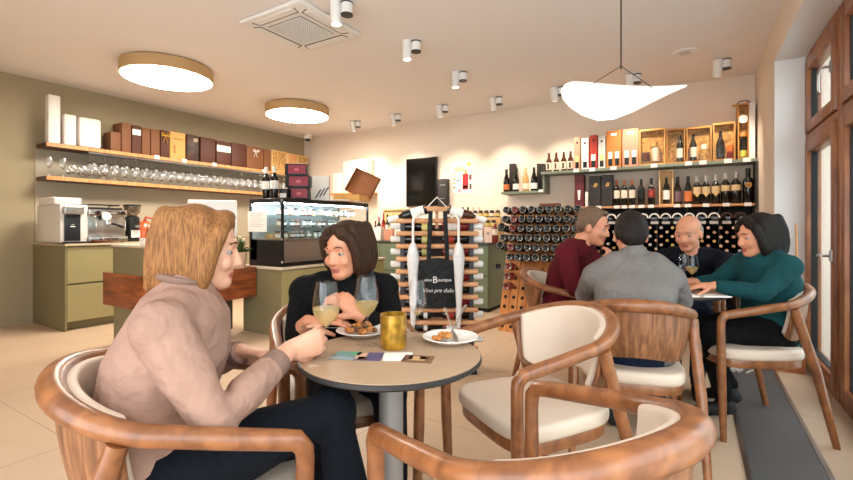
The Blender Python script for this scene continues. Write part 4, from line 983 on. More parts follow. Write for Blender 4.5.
# ------------------------------------------------------------------ tilted riddling boards with bottles
RB0 = V((-1.82, 4.45, 0)); tilt = math.atan2(.41, 1.34)
ncol = 9; cw = .094
t = thing('riddling_rack', 'leaning wooden riddling boards with rows of bottle holes', 'rack', RB0, 0)
t.rotation_euler = (-tilt, 0, 0)
LEN = 1.36
def hp(i, j): return (cw*(i+.5), LEN-.055-.104*j)
for i in range(ncol):
    bd = MB().box(cw*i+.003, cw*(i+1)-.003, 0, .022, 0, LEN); bd.mat(1)
    for j in range(13):
        x, zz = hp(i, j); bd.cyl((x, -.0012, zz), (x, .0005, zz), .019, n=14)
    bd.build('board', [M_rackwood, M_blackmat], t)
MB().box(0, cw*ncol, .0225, .045, LEN-.12, LEN-.05).box(0, cw*ncol, .0225, .045, .12, .19).build('batten', M_rackwood, t)
lg = MB()
for x in (.03, cw*ncol-.03): lg.tube([(x, .06, LEN-.09), (x, .70, .285)], .02, 8)
lg.build('prop', M_rackwood, t)
def rbot(gm, nm, r=.039):
    M = Matrix.Rotation(-PI/2, 4, 'X'); mb = MB()   # base towards -y
    M = Matrix.Rotation(-PI/2+.0, 4, 'X')
    mb.mat(0).lathe([(r*.25, -.155), (r*.6, -.162), (r*.97, -.168), (r, -.155), (r, -.02), (r*.9, 0), (r*.45, .05), (r*.38, .09)], 14, M)
    mb.mat(1).lathe([(r*.78, -.1665), (r*.86, -.1685), (r*.95, -.1695)], 14, M, cap=False); mb.mat(2).lathe([(r*1.01, -.125), (r*1.01, -.05)], 14, M, cap=False)
    return mb.mesh(nm, [gm, mat('punt_ring', (132, 132, 126), .2), M_labs[nm]])
M_labs = {'a': mat('rack_label_white', (206, 196, 186), .6), 'b': mat('rack_label_dark', (40, 34, 34), .6), 'c': mat('rack_label_pink', (190, 140, 124), .6), 'd': mat('rack_label_red', (150, 50, 46), .6), 'e': mat('rack_label_ochre', (196, 160, 96), .6)}
rb_ = {'a': rbot(M_bottle, 'a'), 'b': rbot(M_bottle, 'b'), 'c': rbot(M_bottle, 'c'), 'd': rbot(M_redglass, 'd'), 'e': rbot(M_bottleg, 'e')}
for k_ in rb_: rb_[k_].name = 'rack_bottle'
Mt = Matrix.Translation(RB0) @ Matrix.Rotation(-tilt, 4, 'X')
words = ('first', 'second', 'third', 'fourth', 'fifth', 'sixth', 'seventh', 'eighth', 'ninth')
for i in range(ncol):
    for j in range(11):
        keep = j <= 5 if i not in (1, 0) else (j <= 8 if i == 1 else j in (0, 1, 2, 3, 4))
        if i >= 2: keep = j <= 5
        if not keep: continue
        x, zz = hp(i, j); kind = 'd' if (i == 1) else ('b' if i in (0, 2) else rr.choice('aabce'))
        if i == 1 and j in (3, 5): kind = 'c'
        q = Mt @ V((x, -.095, zz))
        o = place('wine_bottle', rb_[kind], None, q, (-.12, 0, 0))
        tag(o, ('red glass' if kind == 'd' else 'dark')+' bottle stuck neck first in the %s column of the leaning boards' % words[i], 'wine bottle', ('red glass' if kind == 'd' else 'dark')+' bottles in the %s column of the leaning boards' % words[i])
for (px, py, lab) in ((500.7, 228, 'upper of the bottles jutting left from the leaning boards'), (499, 246, 'middle of the bottles jutting left from the leaning boards'), (497.5, 267, 'lone dark bottle jutting left from the leaning boards above the empty holes')):
    q = atY(px, py, 4.58+(H-0)*0); o = place('wine_bottle', rb_['b'], None, q, (-.12, 0, .45)); tag(o, lab, 'wine bottle')
t = thing('brown_box', 'small brown wooden box on top of the leaning bottle boards', 'box', Mt @ V((.34, .03, LEN+.002)))
MB().box(-.0, .20, -.05, .09, 0, .075).build('box_body', mat('red_brown_wood', (134, 70, 44), .55, noise=(12, .2)), t, bevel=(.003, 1)); MB().box(.03, .17, -.0515, -.05, .025, .05).build('print', M_dbrown, t)
for i in range(9):
    if i in (3,): continue
    x = cw*(i+.5); q = Mt @ V((x, -.004, LEN-.008)); tag(MB().box(-.03, .03, -.003, 0, -.018, .018).build('price_tag', M_paper, None, loc=q, rot=(-tilt, 0, 0)), 'white price tag on top of the leaning bottle boards', 'tag', 'price tags on the leaning boards')

# ------------------------------------------------------------------ green sideboard and what stands on it
GX0, GX1, GY0, GY1, GZ = -4.62, -2.29, 5.28, 6.10, .90
t = thing('sideboard', 'green sideboard against the back wall behind the bottle display', 'sideboard', (0, 0, 0))
MB().box(GX0, GX1, GY0+.02, GY1, .05, GZ-.025).build('carcass', M_green, t); MB().box(GX0+.03, GX1-.03, GY0+.06, GY1, 0, .05).build('plinth', M_blackmat, t)
for k in range(4):
    x0 = GX0+.005+(GX1-GX0)/4*k; x1 = x0+(GX1-GX0)/4-.01
    MB().box(x0, x1, GY0, GY0+.02, .475, GZ-.035).build('drawer', M_green, t, bevel=(.002, 1)); MB().box(x0, x1, GY0, GY0+.02, .06, .46).build('drawer', M_green, t, bevel=(.002, 1))
MB().box(GX0, GX1+.005, GY0-.01, GY1, GZ-.024, GZ).build('worktop', mat('dark_worktop', (66, 68, 60), .5), t, bevel=(.002, 1))
# two-step riser with small jars on the right
RYF = 5.62
t = thing('step_riser', 'two step pale display riser on the right end of the sideboard', 'riser', (0, 0, GZ+.0005))
MB().box(-3.22, -2.32, RYF, RYF+.14, 0, .20).box(-3.22, -2.32, RYF+.141, RYF+.30, 0, .34).build('steps', M_pine, t, bevel=(.002, 1))
jmesh = []
for k, (c1, c2) in enumerate((((34, 28, 26), (226, 214, 190)), ((58, 34, 26), (210, 190, 110)), ((26, 26, 26), (210, 120, 90)), ((40, 44, 30), (230, 226, 220)))):
    mb = MB(); mb.mat(0).lathe([(.036, 0), (.038, .006), (.038, .07), (.03, .08), (.03, .10), (.026, .102)], 14); mb.mat(1).lathe([(.0385, .018), (.0385, .062)], 14, cap=False)
    jmesh.append(mb.mesh('jar', [mat('jar_dark_%d' % k, c1, .25), mat('jar_label_%d' % k, c2, .6)]))
for st, (y, z, n) in enumerate(((RYF+.07, .2008, 10), (RYF+.22, .3408, 10))):
    for i in range(n):
        o = place('jar', jmesh[rr.randrange(4)], None, (-3.17+.087*i, y, GZ+z)); tag(o, 'small dark jar on the %s step of the sideboard riser' % ('lower', 'upper')[st], 'jar', 'jars on the %s riser step' % ('lower', 'upper')[st])
for px, w_, h_, m, lab in ((478.5, .11, .20, M_wcard, 'white carton left on the front of the sideboard'), (488, .11, .21, mat('blush_carton', (232, 200, 180), .6), 'pale pink carton with a dark emblem on the front of the sideboard'), (468, .10, .18, M_paper, 'small white carton partly behind the display of lying bottles')):
    q = atY(px, 240, 5.40); t = thing('carton', lab, 'box', (q.x, 5.40, GZ+.0005)); MB().box(-w_/2, w_/2, 0, .09, 0, h_).build('carton_body', m, t, bevel=(.003, 1)); MB().box(-.02, .02, -.0015, 0, h_*.5, h_*.68).build('emblem', M_grey if m is not M_wcard else M_cream, t)
q = atY(496, 240, 5.42); bottle('wine_bottle', (q.x-.01, 5.42, GZ+.0005), .245, .040, M_redglass, cap_lab, M_red, (.42, .72), 'beer', 'red capped bottle with a cream label at the sideboard end')
for i, px in enumerate((453.5, 458, 463)):
    q = atY(px, 220, 6.0); bottle('wine_bottle', (q.x, 6.0, GZ+.0005), .50, .036, M_rose, cap_lab, mat('brown_cap', (84, 40, 28), .5), (.2, .5), 'bordeaux', ('first', 'second', 'third')[i]+' tall amber bottle with brown cap below the poster')
for i, px in enumerate((468, 473, 479)):
    q = atY(px, 220, 6.02); bottle('wine_bottle', (q.x, 6.02, GZ+.0005), .50, .036, mat('clear_bottle', (206, 190, 168), .2), M_paper, M_blkcap if i == 0 else M_cream, (.2, .5), 'bordeaux', ('first', 'second', 'third')[i]+' clear bottle right of the brown capped ones')
# left: gilt sign, mixed bottles
a = atY(383, 205, 5.9); b = atY(407, 216, 5.9)
t = thing('wooden_tray_display', 'pale wooden display frame with a dark top edge behind the small bottles', 'display', ((a.x+b.x)/2, 5.9, GZ+.0005)); w = b.x-a.x
MB().box(-w/2, w/2, 0, .05, 0, .50).build('frame', M_pine, t, bevel=(.004, 1)); MB().box(-w/2+.01, w/2-.01, -.004, 0, .45, .475).build('dark_edge', mat('olive_print', (120, 100, 60), .5), t); MB().box(-w*.1, w*.35, -.004, 0, .2, .4).build('pale_panel', M_gold, t)
for px, h, m, lm, cp, lab in ((379, .36, M_bottle, M_paper, M_red, 'small dark bottle with a red top left on the sideboard'), (383.5, .42, M_redglass, M_red, M_red, 'bright red bottle left on the sideboard'), (387.5, .40, M_bottle, M_paper, M_blkcap, 'black bottle with white label right of the red one'), (391.5, .36, M_bottleg, yel_lab, M_whtcap, 'green bottle with yellow label right of the black one'), (375.5, .30, M_bottle, M_redglass, M_redglass, 'dark red bottle at the left end of the sideboard group')):
    q = atY(px, 230, 5.62); bottle('wine_bottle', (q.x, 5.62, GZ+.0005), h, .032, m, lm, cp, (.3, .6), 'bordeaux', lab)
for i, (px, w_, h_, m, lab) in enumerate(((377, .14, .2, M_wcard, 'white carton left on the sideboard, below the small bottles'), (388, .16, .17, M_salmon, 'pale peach carton on the sideboard behind the display of lying bottles'), (398, .13, .19, M_paper, 'white paper carton on the sideboard behind the black tilted bottle'))):
    q = atY(px, 240, 5.40); o = MB().box(-w_/2, w_/2, 0, .1, 0, h_).build('carton', m, None, loc=(q.x, 5.40, GZ+.0005), bevel=(.004, 1)); tag(o, lab, 'box')

# ------------------------------------------------------------------ free-standing rung display with lying bottles
lc = W((437-CX)/F*3.45, 3.45)
t = thing('bottle_display', 'free-standing wooden rung stand with lying wine bottles, bag and umbrellas', 'display stand', (lc.x, lc.y, 0), YAW)
HWd = .318
for s in (-1, 1):
    MB().box(s*.27-.018, s*.27+.018, .03, .09, .02, 1.20).build('upright', mat('dark_grey_upright', (52, 54, 58), .5), t, bevel=(.003, 1))
    MB().box(s*.27-.03, s*.27+.03, -.12, .28, 0, .03).build('foot', M_black, t, bevel=(.004, 1))
rz_ = [1.16-.099*k for k in range(11)]
for z in rz_: MB().tube([(-HWd, 0, z), (HWd, 0, z)], .019, 12).build('rung', M_birch, t)
for z in rz_: MB().box(-HWd+.01, HWd-.01, .135, .155, z-.012, z+.012).build('rear_rung', M_birch, t)
MB().box(-.255, .255, .155, .16, .14, 1.13).build('rear_panel', mat('dark_rear_panel', (58, 50, 46), .7), t)
MB().box(-.10, .10, -.02, .02, 1.235, 1.27).build('top_bar', M_birch, t, bevel=(.006, 2)); MB().box(-.012, .012, .035, .055, 1.10, 1.24).build('top_post', M_birch, t)
MB().tube([(-.075, 0, 1.268), (0, 0, 1.345), (.075, 0, 1.268)], .004, 8).build('hanger_cord', M_paper, t)
M_cap_w = mat('white_capsule', (232, 228, 222), .45)
def lie_mesh(gm, lm, nm, l1=.13):
    M = Matrix.Rotation(PI/2, 4, 'Y'); mb = MB(); r = .037     # neck to +x
    mb.mat(0).lathe([(r*.9, 0), (r, .006), (r, .19), (r*.62, .215), (r*.42, .235), (r*.40, .26)], 16, M); mb.mat(1).lathe([(r*1.015, .03), (r*1.015, l1)], 16, M, cap=False); mb.mat(2).lathe([(r*.46, .235), (r*.66, .25), (r*.66, .318), (r*.4, .322)], 16, M)
    return mb.mesh(nm, [gm, lm, M_cap_w])
lies = [lie_mesh(M_bottle, M_paper, 'lying_bottle', .06), lie_mesh(M_bottle, M_red, 'lying_bottle', .09), lie_mesh(M_redglass, M_paper, 'lying_bottle'), lie_mesh(M_bottle, yel_lab, 'lying_bottle', .075)]
Ml = Matrix.Translation((lc.x, lc.y, 0)) @ Matrix.Rotation(YAW, 4, 'Z')
ords = ('topmost', 'second', 'third', 'fourth', 'fifth', 'sixth', 'seventh', 'eighth', 'ninth', 'tenth')
for k in range(10):
    z = (rz_[k]+rz_[k+1])/2
    for s in (-1, 1):
        me = lies[(3 if k < 3 else 0) if s < 0 else (2 if k == 0 else (1 if k % 2 else 2))]
        q = Ml @ V((s*.045, .0, z)); q = Ml @ V((s*.045, .062+.0, rz_[k+1]+.019+.0365))
        o = place('wine_bottle', me, None, q, (0, 0, YAW+(0 if s > 0 else PI))); tag(o, 'lying bottle with white capsule pointing %s in the %s gap of the rung stand' % ('left' if s < 0 else 'right', ords[k]), 'wine bottle', 'bottles lying in the rung stand')
for s, me, lab in ((-1, lie_mesh(M_bottle, M_paper, 'lying_bottle'), 'dark bottle with white label tilted on top of the rung stand, left side'), (1, lie_mesh(M_amber, M_paper, 'lying_bottle'), 'amber bottle with white label tilted on top of the rung stand, right side')):
    a = .28; q = Ml @ V((s*.075, .015, 1.262-.01)); o = place('wine_bottle', me, None, q, (0, a, YAW+(0 if s > 0 else PI))); tag(o, lab, 'wine bottle')
# tote bag
M_bag = mat('black_fabric_bag', (9, 9, 11), .55, bump=(26, .7, .02), spec=.3)
tb = thing('tote_bag', 'black tote bag with white lettering hanging on the rung stand', 'bag', Ml @ V((.005, -.055, .495)), YAW)
wb, hb = .285, .37
vs = []; fs = []; nx, nz = 14, 14
for side in (-1, 1):
    for i in range(nx+1):
        for j in range(nz+1):
            u = i/nx*2-1; v = j/nz
            vs.append((u*wb/2*(1.0+.05*(1-v)), side*(.022*(1-u*u)*(1-.6*v)+.004)+.004*math.sin(7*u+5*v), v*hb+.010*math.cos(3*u)*v))
N = (nx+1)*(nz+1)
for i in range(nx):
    for j in range(nz):
        a = i*(nz+1)+j; fs += [(a, a+nz+1, a+nz+2, a+1), (N+a, N+a+1, N+a+nz+2, N+a+nz+1)]
for j in range(nz): a = j; b = nx*(nz+1)+j; fs += [(a, a+1, N+a+1, N+a), (b, N+b, N+b+1, b+1)]
for i in range(nx): a = i*(nz+1); fs += [(a, N+a, N+a+nz+1, a+nz+1)]; a += nz; fs += [(a, a+nz+1, N+a+nz+1, N+a)]
MB().add(vs, fs).build('bag_body', M_bag, tb)
for s in (-1, 1):
    st = MB(); x = s*.062
    for yy in (-.008, ): st.tube([(x*1.15, -.006, hb-.06), (x*1.1, -.010, hb+.1), (x*.95, -.010, hb+.25), (x*.9, -.004, hb+.37)], .017, 8, flat=.18, up=(0, 1, 0))
    st.build('strap', M_bag, tb)
M_bagtxt = mat('white_lettering', (230, 228, 224), .6)
rt = (PI/2, 0, 0)
text('lettering', 'vino', .034, tb, (-.075, -.034, .215), rt, M_bagtxt); text('lettering', 'B', .070, tb, (-.022, -.036, .215), rt, M_bagtxt); text('lettering', 'outique', .034, tb, (.050, -.034, .215), rt, M_bagtxt)
text('lettering', 'Víno pre dušu', .042, tb, (.0, -.034, .135), rt, M_bagtxt, shear=.35)
# umbrellas
for s, lab in ((-1, 'furled white umbrella hung by its hook left of the black bag'), (1, 'furled white umbrella hung by its hook right of the black bag')):
    x = -.185 if s < 0 else .165
    u = thing('umbrella', lab, 'umbrella', Ml @ V((x, -.045, 0)), YAW)
    hk = [(0, 0, .95), (0, 0, 1.13), (0, .006, 1.165), (-s*.012, .02, 1.192), (-s*.03, .035, 1.200), (-s*.05, .045, 1.19), (-s*.06, .05, 1.165)]
    MB().tube(hk, .0105, 10).build('handle', M_cap_w, u)
    MB().lathe([(.012, .33), (.020, .40), (.030, .62), (.042, .80), (.048, .88), (.036, .945), (.018, .99)], 14).build('canopy', mat('white_umbrella', (226, 224, 222), .55, bump=(30, .6, .02)), u)
    MB().lathe([(.006, .18), (.007, .26), (.012, .33)], 10).build('tip', M_dbrown, u)
# ------------------------------------------------------------------ floor grille and dried branches
a = atZ(781.2, 383.7, 0); b = atZ(736, 417.3, 0)
t = thing('floor_grille', 'long dark floor heating grille with steel edges by the window', 'grille', (0, 0, 0))
x0, x1 = b.x, a.x
def grille_mat():
    m = mat('floor_grille_dark', (92, 92, 92), .5, .4); nt = m.node_tree; bs = nt.nodes['Principled BSDF']
    tc = nt.nodes.new('ShaderNodeTexCoord'); wv = nt.nodes.new('ShaderNodeTexWave'); wv.bands_direction = 'Y'; wv.inputs['Scale'].default_value = 18
    r = nt.nodes.new('ShaderNodeValToRGB'); r.color_ramp.elements[0].color = (*lin((66, 66, 67)), 1); r.color_ramp.elements[1].color = (*lin((116, 114, 112)), 1)
    nt.links.new(tc.outputs['Object'], wv.inputs['Vector']); nt.links.new(wv.outputs['Fac'], r.inputs['Fac']); nt.links.new(r.outputs['Color'], bs.inputs['Base Color']); return m
MB().box(x0+.012, x1-.012, -.4, 4.7, .001, .005).build('grating', grille_mat(), t); MB().box(x0-.008, x0+.012, -.4, 4.7, .001, .008).box(x1-.012, x1+.008, -.4, 4.7, .001, .008).build('edge_trim', M_steel, t)
q = V((.60, 4.45, 0))
t = thing('dried_branches', 'dried twigs in a wooden trough on the floor by the window', 'branches', q)
MB().box(-.42, .1, -.12, .16, .0, .015).box(-.42, .1, -.12, -.105, .015, .12).box(-.42, .1, .145, .16, .015, .12).box(-.42, -.405, -.105, .145, .015, .12).box(.085, .1, -.105, .145, .015, .12).build('trough', wood('trough_wood', (150, 84, 40), (196, 120, 66), (6, 2, 6), .5), t)
rr = random.Random(9); tw = MB()
for i in range(26):
    bx, by = rr.uniform(-.2, .05), rr.uniform(-.05, .10); p_ = V((bx, by, .016)); pts = [p_]; Ht = rr.uniform(.6, 1.25); lean = V((rr.uniform(-.22, .1), rr.uniform(-.12, .1), 0))
    for k in range(1, 6): pts.append(V((bx, by, .016))+lean*(k/5)**1.4+V((rr.uniform(-.015, .015), rr.uniform(-.015, .015), Ht*k/5)))
    tw.tube(pts, [.006, .005, .0045, .004, .003, .002], 6)
    for k in (2, 3, 4):
        d = V((rr.uniform(-1, 1), rr.uniform(-1, 1), 1.2)).normalized()*rr.uniform(.06, .16); tw.tube([pts[k], pts[k]+d], [.003, .0015], 5)
        tw.ell(pts[k]+d, (.008, .008, .011), n=7, m=5)
tw.build('twigs', mat('dry_twig', (166, 124, 92), .8, noise=(20, .3)), t)
MB().tube([(.06, .06, .016), (.06, .05, .5), (.075, .05, .9), (.07, .05, 1.14)], [.010, .009, .008, .006], 8).build('birch_pole', M_shelfwood, t)
rr = random.Random(3)
for i in range(9):
    d = V((rr.uniform(-1, 1), rr.uniform(-1, -.2), rr.uniform(.1, .8))).normalized()*.09; p_ = V((.25+rr.uniform(-.12, .12), 4.12+rr.uniform(-.08, .08), .012))
    o = MB().tube([p_, p_+d*.6, p_+d], [.008, .007, .003], 6).build('pale_stick', M_paper, None); tag(o, 'short pale dried stick on the floor before the wooden trough', 'stick', 'pale sticks by the trough')
# greenery outside
rr = random.Random(21)
for n, (x, y, hgt) in enumerate(((1.5, 4.6, .95), (1.35, 3.7, .75))):
    t = thing('outdoor_shrub', ('pale leafy shrub outside, seen through the first window', 'pale low shrub outside, seen low through the window beside the teal sweater')[n], 'shrub', (x, y, -.06))
    st = MB(); lv = MB()
    for i in range(22):
        p0 = V((rr.uniform(-.12, .12), rr.uniform(-.12, .12), 0)); e = p0+V((rr.uniform(-.3, .3), rr.uniform(-.3, .3), hgt*rr.uniform(.5, 1))); st.tube([p0, (p0+e)/2+V((0, 0, .05)), e], [.006, .005, .002], 5)
        for k in range(10):
            b_ = p0.lerp(e, rr.uniform(.3, 1)); d = V((rr.uniform(-1, 1), rr.uniform(-1, 1), rr.uniform(-.2, .8))).normalized(); s_ = d.cross(V((0, 0, 1))).normalized()*.018
            lv.add([b_, b_+d*.05+s_, b_+d*.10, b_+d*.05-s_, b_+d*.05+V((0, 0, .006))], [(0, 1, 4), (1, 2, 4), (2, 3, 4), (3, 0, 4)])
    st.build('stems', M_dbrown, t); lv.build('foliage', mat('pale_leaf', (150, 176, 150), .6), t)
# ------------------------------------------------------------------ people
UP = V((0, 0, 1))
def hand(mb, wr, dirv, palm, s=1.0, curl=.5, right=True, spread=1.0):
    d = V(dirv).normalized(); n = V(palm); n = (n-d*n.dot(d)).normalized()
    side = n.cross(d) if right else d.cross(n)        # towards the thumb
    side = side.normalized()
    mb.loft([(wr-d*.01, side, .027*s, n, .019*s), (wr+d*.03*s, side, .034*s, n, .018*s), (wr+d*.065*s, side, .042*s, n, .016*s), (wr+d*.092*s, side, .041*s, n, .013*s), (wr+d*.10*s, side, .036*s, n, .009*s)], 16)
    for i, (o, L, b) in enumerate(((1.5, 1.0, .092), (.5, 1.1, .096), (-.5, 1.03, .092), (-1.5, .82, .084))):
        p = wr+d*(b*s-.012)+side*(o*.0208*s); dd = (d+side*(.05*o*spread)).normalized(); pts = [p]; a = 0
        for l, c_ in ((.047, .7), (.028, 1.0), (.022, .8)):
            a += curl*c_; pts.append(pts[-1]+(dd*math.cos(a)+n*math.sin(a))*l*L*s)
        mb.chain(pts, [.0098*s, .009*s, .0082*s, .0068*s], 10)
    p = wr+d*.022*s+side*.022*s; t1 = (d*.62+side*.62+n*.40).normalized(); t2 = (d*.9+side*.12+n*.5*(.5+curl)).normalized()
    mb.chain([p, p+t1*.042*s, p+t1*.042*s+t2*.032*s, p+t1*.042*s+t2*.058*s], [.0145*s, .0115*s, .010*s, .008*s], 10)
def rot_head(face, pitch, roll):
    f = V((face.x, face.y, 0)).normalized(); yaw = yaw_of(f)
    return Matrix.Rotation(yaw, 4, 'Z') @ Matrix.Rotation(pitch, 4, 'X') @ Matrix.Rotation(roll, 4, 'Y')
def person(label, loc, P, skin, cloth, cloth_lbl, trous, voxel, hair, groupless=True):
    """P: joints in (right, depth, height) of the photograph's level camera frame"""
    o3 = W(*loc); root = thing('person', label, 'person', (o3.x, o3.y, 0))
    J = lambda q: W(q[0], q[1], q[2])-V((o3.x, o3.y, 0))
    hip, mid, ch, shc, nk, hd = (J(P[k]) for k in ('hip', 'waist', 'chest', 'shc', 'neck', 'head'))
    face = Dv(*P['face']); fwd = Dv(*P['fwd']); right = V((fwd.y, -fwd.x, 0))
    hs = P.get('hs', 1.0); sw = P['sw']
    R = rot_head(face, P.get('pitch', 0), P.get('roll', 0)); HM = Matrix.Translation(hd) @ R @ Matrix.Scale(hs, 4)
    hx = lambda p: HM @ V(p)
    sh = {1: J(P['sh_r']), -1: J(P['sh_l'])}; el = {1: J(P['el_r']), -1: J(P['el_l'])}; wr = {1: J(P['wr_r']), -1: J(P['wr_l'])}
    kn = {1: J(P['kn_r']), -1: J(P['kn_l'])}; an = {1: J(P['an_r']), -1: J(P['an_l'])}
    b = P.get('bulk', 1.0); bd = P.get('depth', 1.0)
    # ---- continuous body
    mb = MB()
    def torso(mb, g, lo=True):
        s = [(hip-UP*.06, right, .155*b+g, fwd, .115*bd+g), (hip+UP*.04, right, .17*b+g, fwd, .125*bd+g), (mid, right, .150*b+g, fwd, .115*bd+g), (ch, right, .165*b+g, fwd, .125*bd+g), (shc-UP*.03, right, (sw*.86)+g, fwd, .10*bd+g), (shc+UP*.02, right, (sw*.55)+g, fwd, .075*bd+g), (nk+UP*.005, right, .062+g*.6, fwd, .06+g*.6)]
        mb.loft(s, 24)
    torso(mb, -.02)
    nb = hx((0, -.03, -.07))
    mb.chain([nk-UP*.03, (nk+nb)/2, nb], [.062, .054, .055], 14)
    M3 = R.to_3x3().to_4x4()
    def E(c, r): mb.ell(hx(c), [v*hs for v in r], M3, 20, 14)
    E((0, -.018, .032), (.074, .094, .088)); E((0, .016, -.03), (.062, .070, .088)); E((0, .050, -.092), (.036, .032, .026)); E((0, .03, -.075), (.05, .045, .04))
    E((0, .076, .022), (.048, .014, .010)); E((.034, .060, -.034), (.026, .022, .025)); E((-.034, .060, -.034), (.026, .022, .025))
    E((0, .074, -.065), (.022, .011, .005)); E((0, .073, -.075), (.019, .011, .006))
    for s in (-1, 1): E((s*.031, .0655, .007), (.0165, .0125, .0075)); E((s*.031, .064, -.0155), (.015, .012, .006))
    mb.chain([hx((0, .078, .008)), hx((0, .089, -.018)), hx((0, .096, -.036))], [.008*hs, .010*hs, .0115*hs], 10); E((.011, .085, -.040), (.009, .010, .008)); E((-.011, .085, -.040), (.009, .010, .008))
    for s in (-1, 1): E((s*.076, -.010, -.012), (.010, .021, .032))
    for s in (-1, 1):
        mb.chain([sh[s], el[s], (el[s]*.55+wr[s]*.45), wr[s]], [.044, .036, .036, .025], 12)
        hk = 'r' if s > 0 else 'l'; hd_, pn, cu = P['hand_'+hk]
        hand(mb, wr[s], Dv(hd_[0], hd_[1])*1.0 if hd_[2] == 0 else W(*hd_), W(*pn), P.get('hand_s', .95), cu, s > 0)
        mb.chain([hip+right*(s*.085), kn[s], an[s]], [.06, .045, .034], 12)
        mb.chain([sh[s], (sh[s]+shc)/2-UP*.0, shc-UP*.03], [.045, .05, .05], 12)
    HMi = HM.inverted()
    def pick(c):
        q = HMi @ c
        if abs(q.x) < .021 and .074 < q.y < .11 and -.081 < q.z < -.061: return 1
        return 0
    body = baked(mb, 'body', [skin, M_lip], voxel, 3, root, pick)
    # ---- eyes, brows
    for s in (-1, 1):
        e = MB(); c = hx((s*.031, .0645, -.004)); e.mat(0).ell(c, (.0125*hs,)*3, None, 14, 10); q = hx((s*.031, .0755, -.004)); e.mat(1).ell(q, (.0052*hs, .0030*hs, .0052*hs), M3, 10, 8)
        e.build('eye', [M_eyew, M_iris], body)
        MB().tube([hx((s*.016, .088, .024)), hx((s*.032, .086, .027)), hx((s*.048, .072, .021))], [.0025*hs, .0032*hs, .002*hs], 8).build('eyebrow', P.get('brow', M_dbrown), body)
    # ---- top garment
    g = MB(); torso(g, .004)
    for s in (-1, 1):
        cf = P.get('cuff', .8); k = wr[s]-el[s]
        cuff = el[s]+k*(cf if not isinstance(cf, dict) else cf[s])
        g.chain([shc+right*(s*sw*.45)-UP*.015, sh[s], (sh[s]+el[s])/2, el[s], el[s].lerp(cuff, .5), cuff], [.066*b, .066*b, .058*b, .050*b, .046, .038], 14)
    if P.get('collar'): g.chain([nk-UP*.02, nk.lerp(nb, P['collar'])], [.075, .066], 16)
    cl = baked(g, cloth_lbl, cloth, max(voxel*1.7, .008), 4, root)
    # ---- trousers
    tr = MB(); tr.loft([(hip-UP*.075, right, .15*b, fwd, .12*bd), (hip+UP*.02, right, .172*b, fwd, .128*bd), (hip+UP*.09, right, .160*b, fwd, .122*bd)], 20)
    for s in (-1, 1):
        tr.chain([hip+right*(s*.085)-UP*.0, (hip+right*(s*.085)).lerp(kn[s], .5), kn[s], kn[s].lerp(an[s], .5), an[s]+UP*.02], [.094, .082, .066, .058, .048], 14)
    baked(tr, 'trousers', trous, .012, 4, root)
    # ---- shoes
    for s in (-1, 1):
        td = Dv(*P.get('toe_r' if s > 0 else 'toe_l', P['fwd'])); tz = P.get('toez', -.05)
        sm = MB(); a0 = an[s]
        sm.chain([a0+UP*.0, a0-UP*.035-td*.02], [.042, .04], 12); sm.chain([a0-UP*.045-td*.035, a0-UP*.045+td*.08+UP*tz*.3, a0-UP*.05+td*.17+UP*tz], [.036, .040, .030], 12)
        baked(sm, 'shoe', P.get('shoe', M_blackmat), .009, 2, root)
    # ---- hair
    hair(root, hx, M3, hs, R)
    return root, hx, J
def hairmat(name, c1, c2):
    m = bpy.data.materials.new(name); m.use_nodes = True; nt = m.node_tree; bs = nt.nodes['Principled BSDF']
    tc = nt.nodes.new('ShaderNodeTexCoord'); mp = nt.nodes.new('ShaderNodeMapping'); mp.inputs['Scale'].default_value = (150, 150, 12)
    n = nt.nodes.new('ShaderNodeTexNoise'); n.inputs['Scale'].default_value = 1.6; n.inputs['Detail'].default_value = 4
    r = nt.nodes.new('ShaderNodeValToRGB'); r.color_ramp.elements[0].position = .35; r.color_ramp.elements[1].position = .65
    r.color_ramp.elements[0].color = (*lin(c1), 1); r.color_ramp.elements[1].color = (*lin(c2), 1)
    bp = nt.nodes.new('ShaderNodeBump'); bp.inputs['Strength'].default_value = .7; bp.inputs['Distance'].default_value = .006
    nt.links.new(tc.outputs['Object'], mp.inputs[0]); nt.links.new(mp.outputs[0], n.inputs['Vector']); nt.links.new(n.outputs['Fac'], r.inputs['Fac']); nt.links.new(r.outputs['Color'], bs.inputs['Base Color'])
    nt.links.new(n.outputs['Fac'], bp.inputs['Height']); nt.links.new(bp.outputs['Normal'], bs.inputs['Normal']); bs.inputs['Roughness'].default_value = .55; bs.inputs['Specular IOR Level'].default_value = .2
    return m
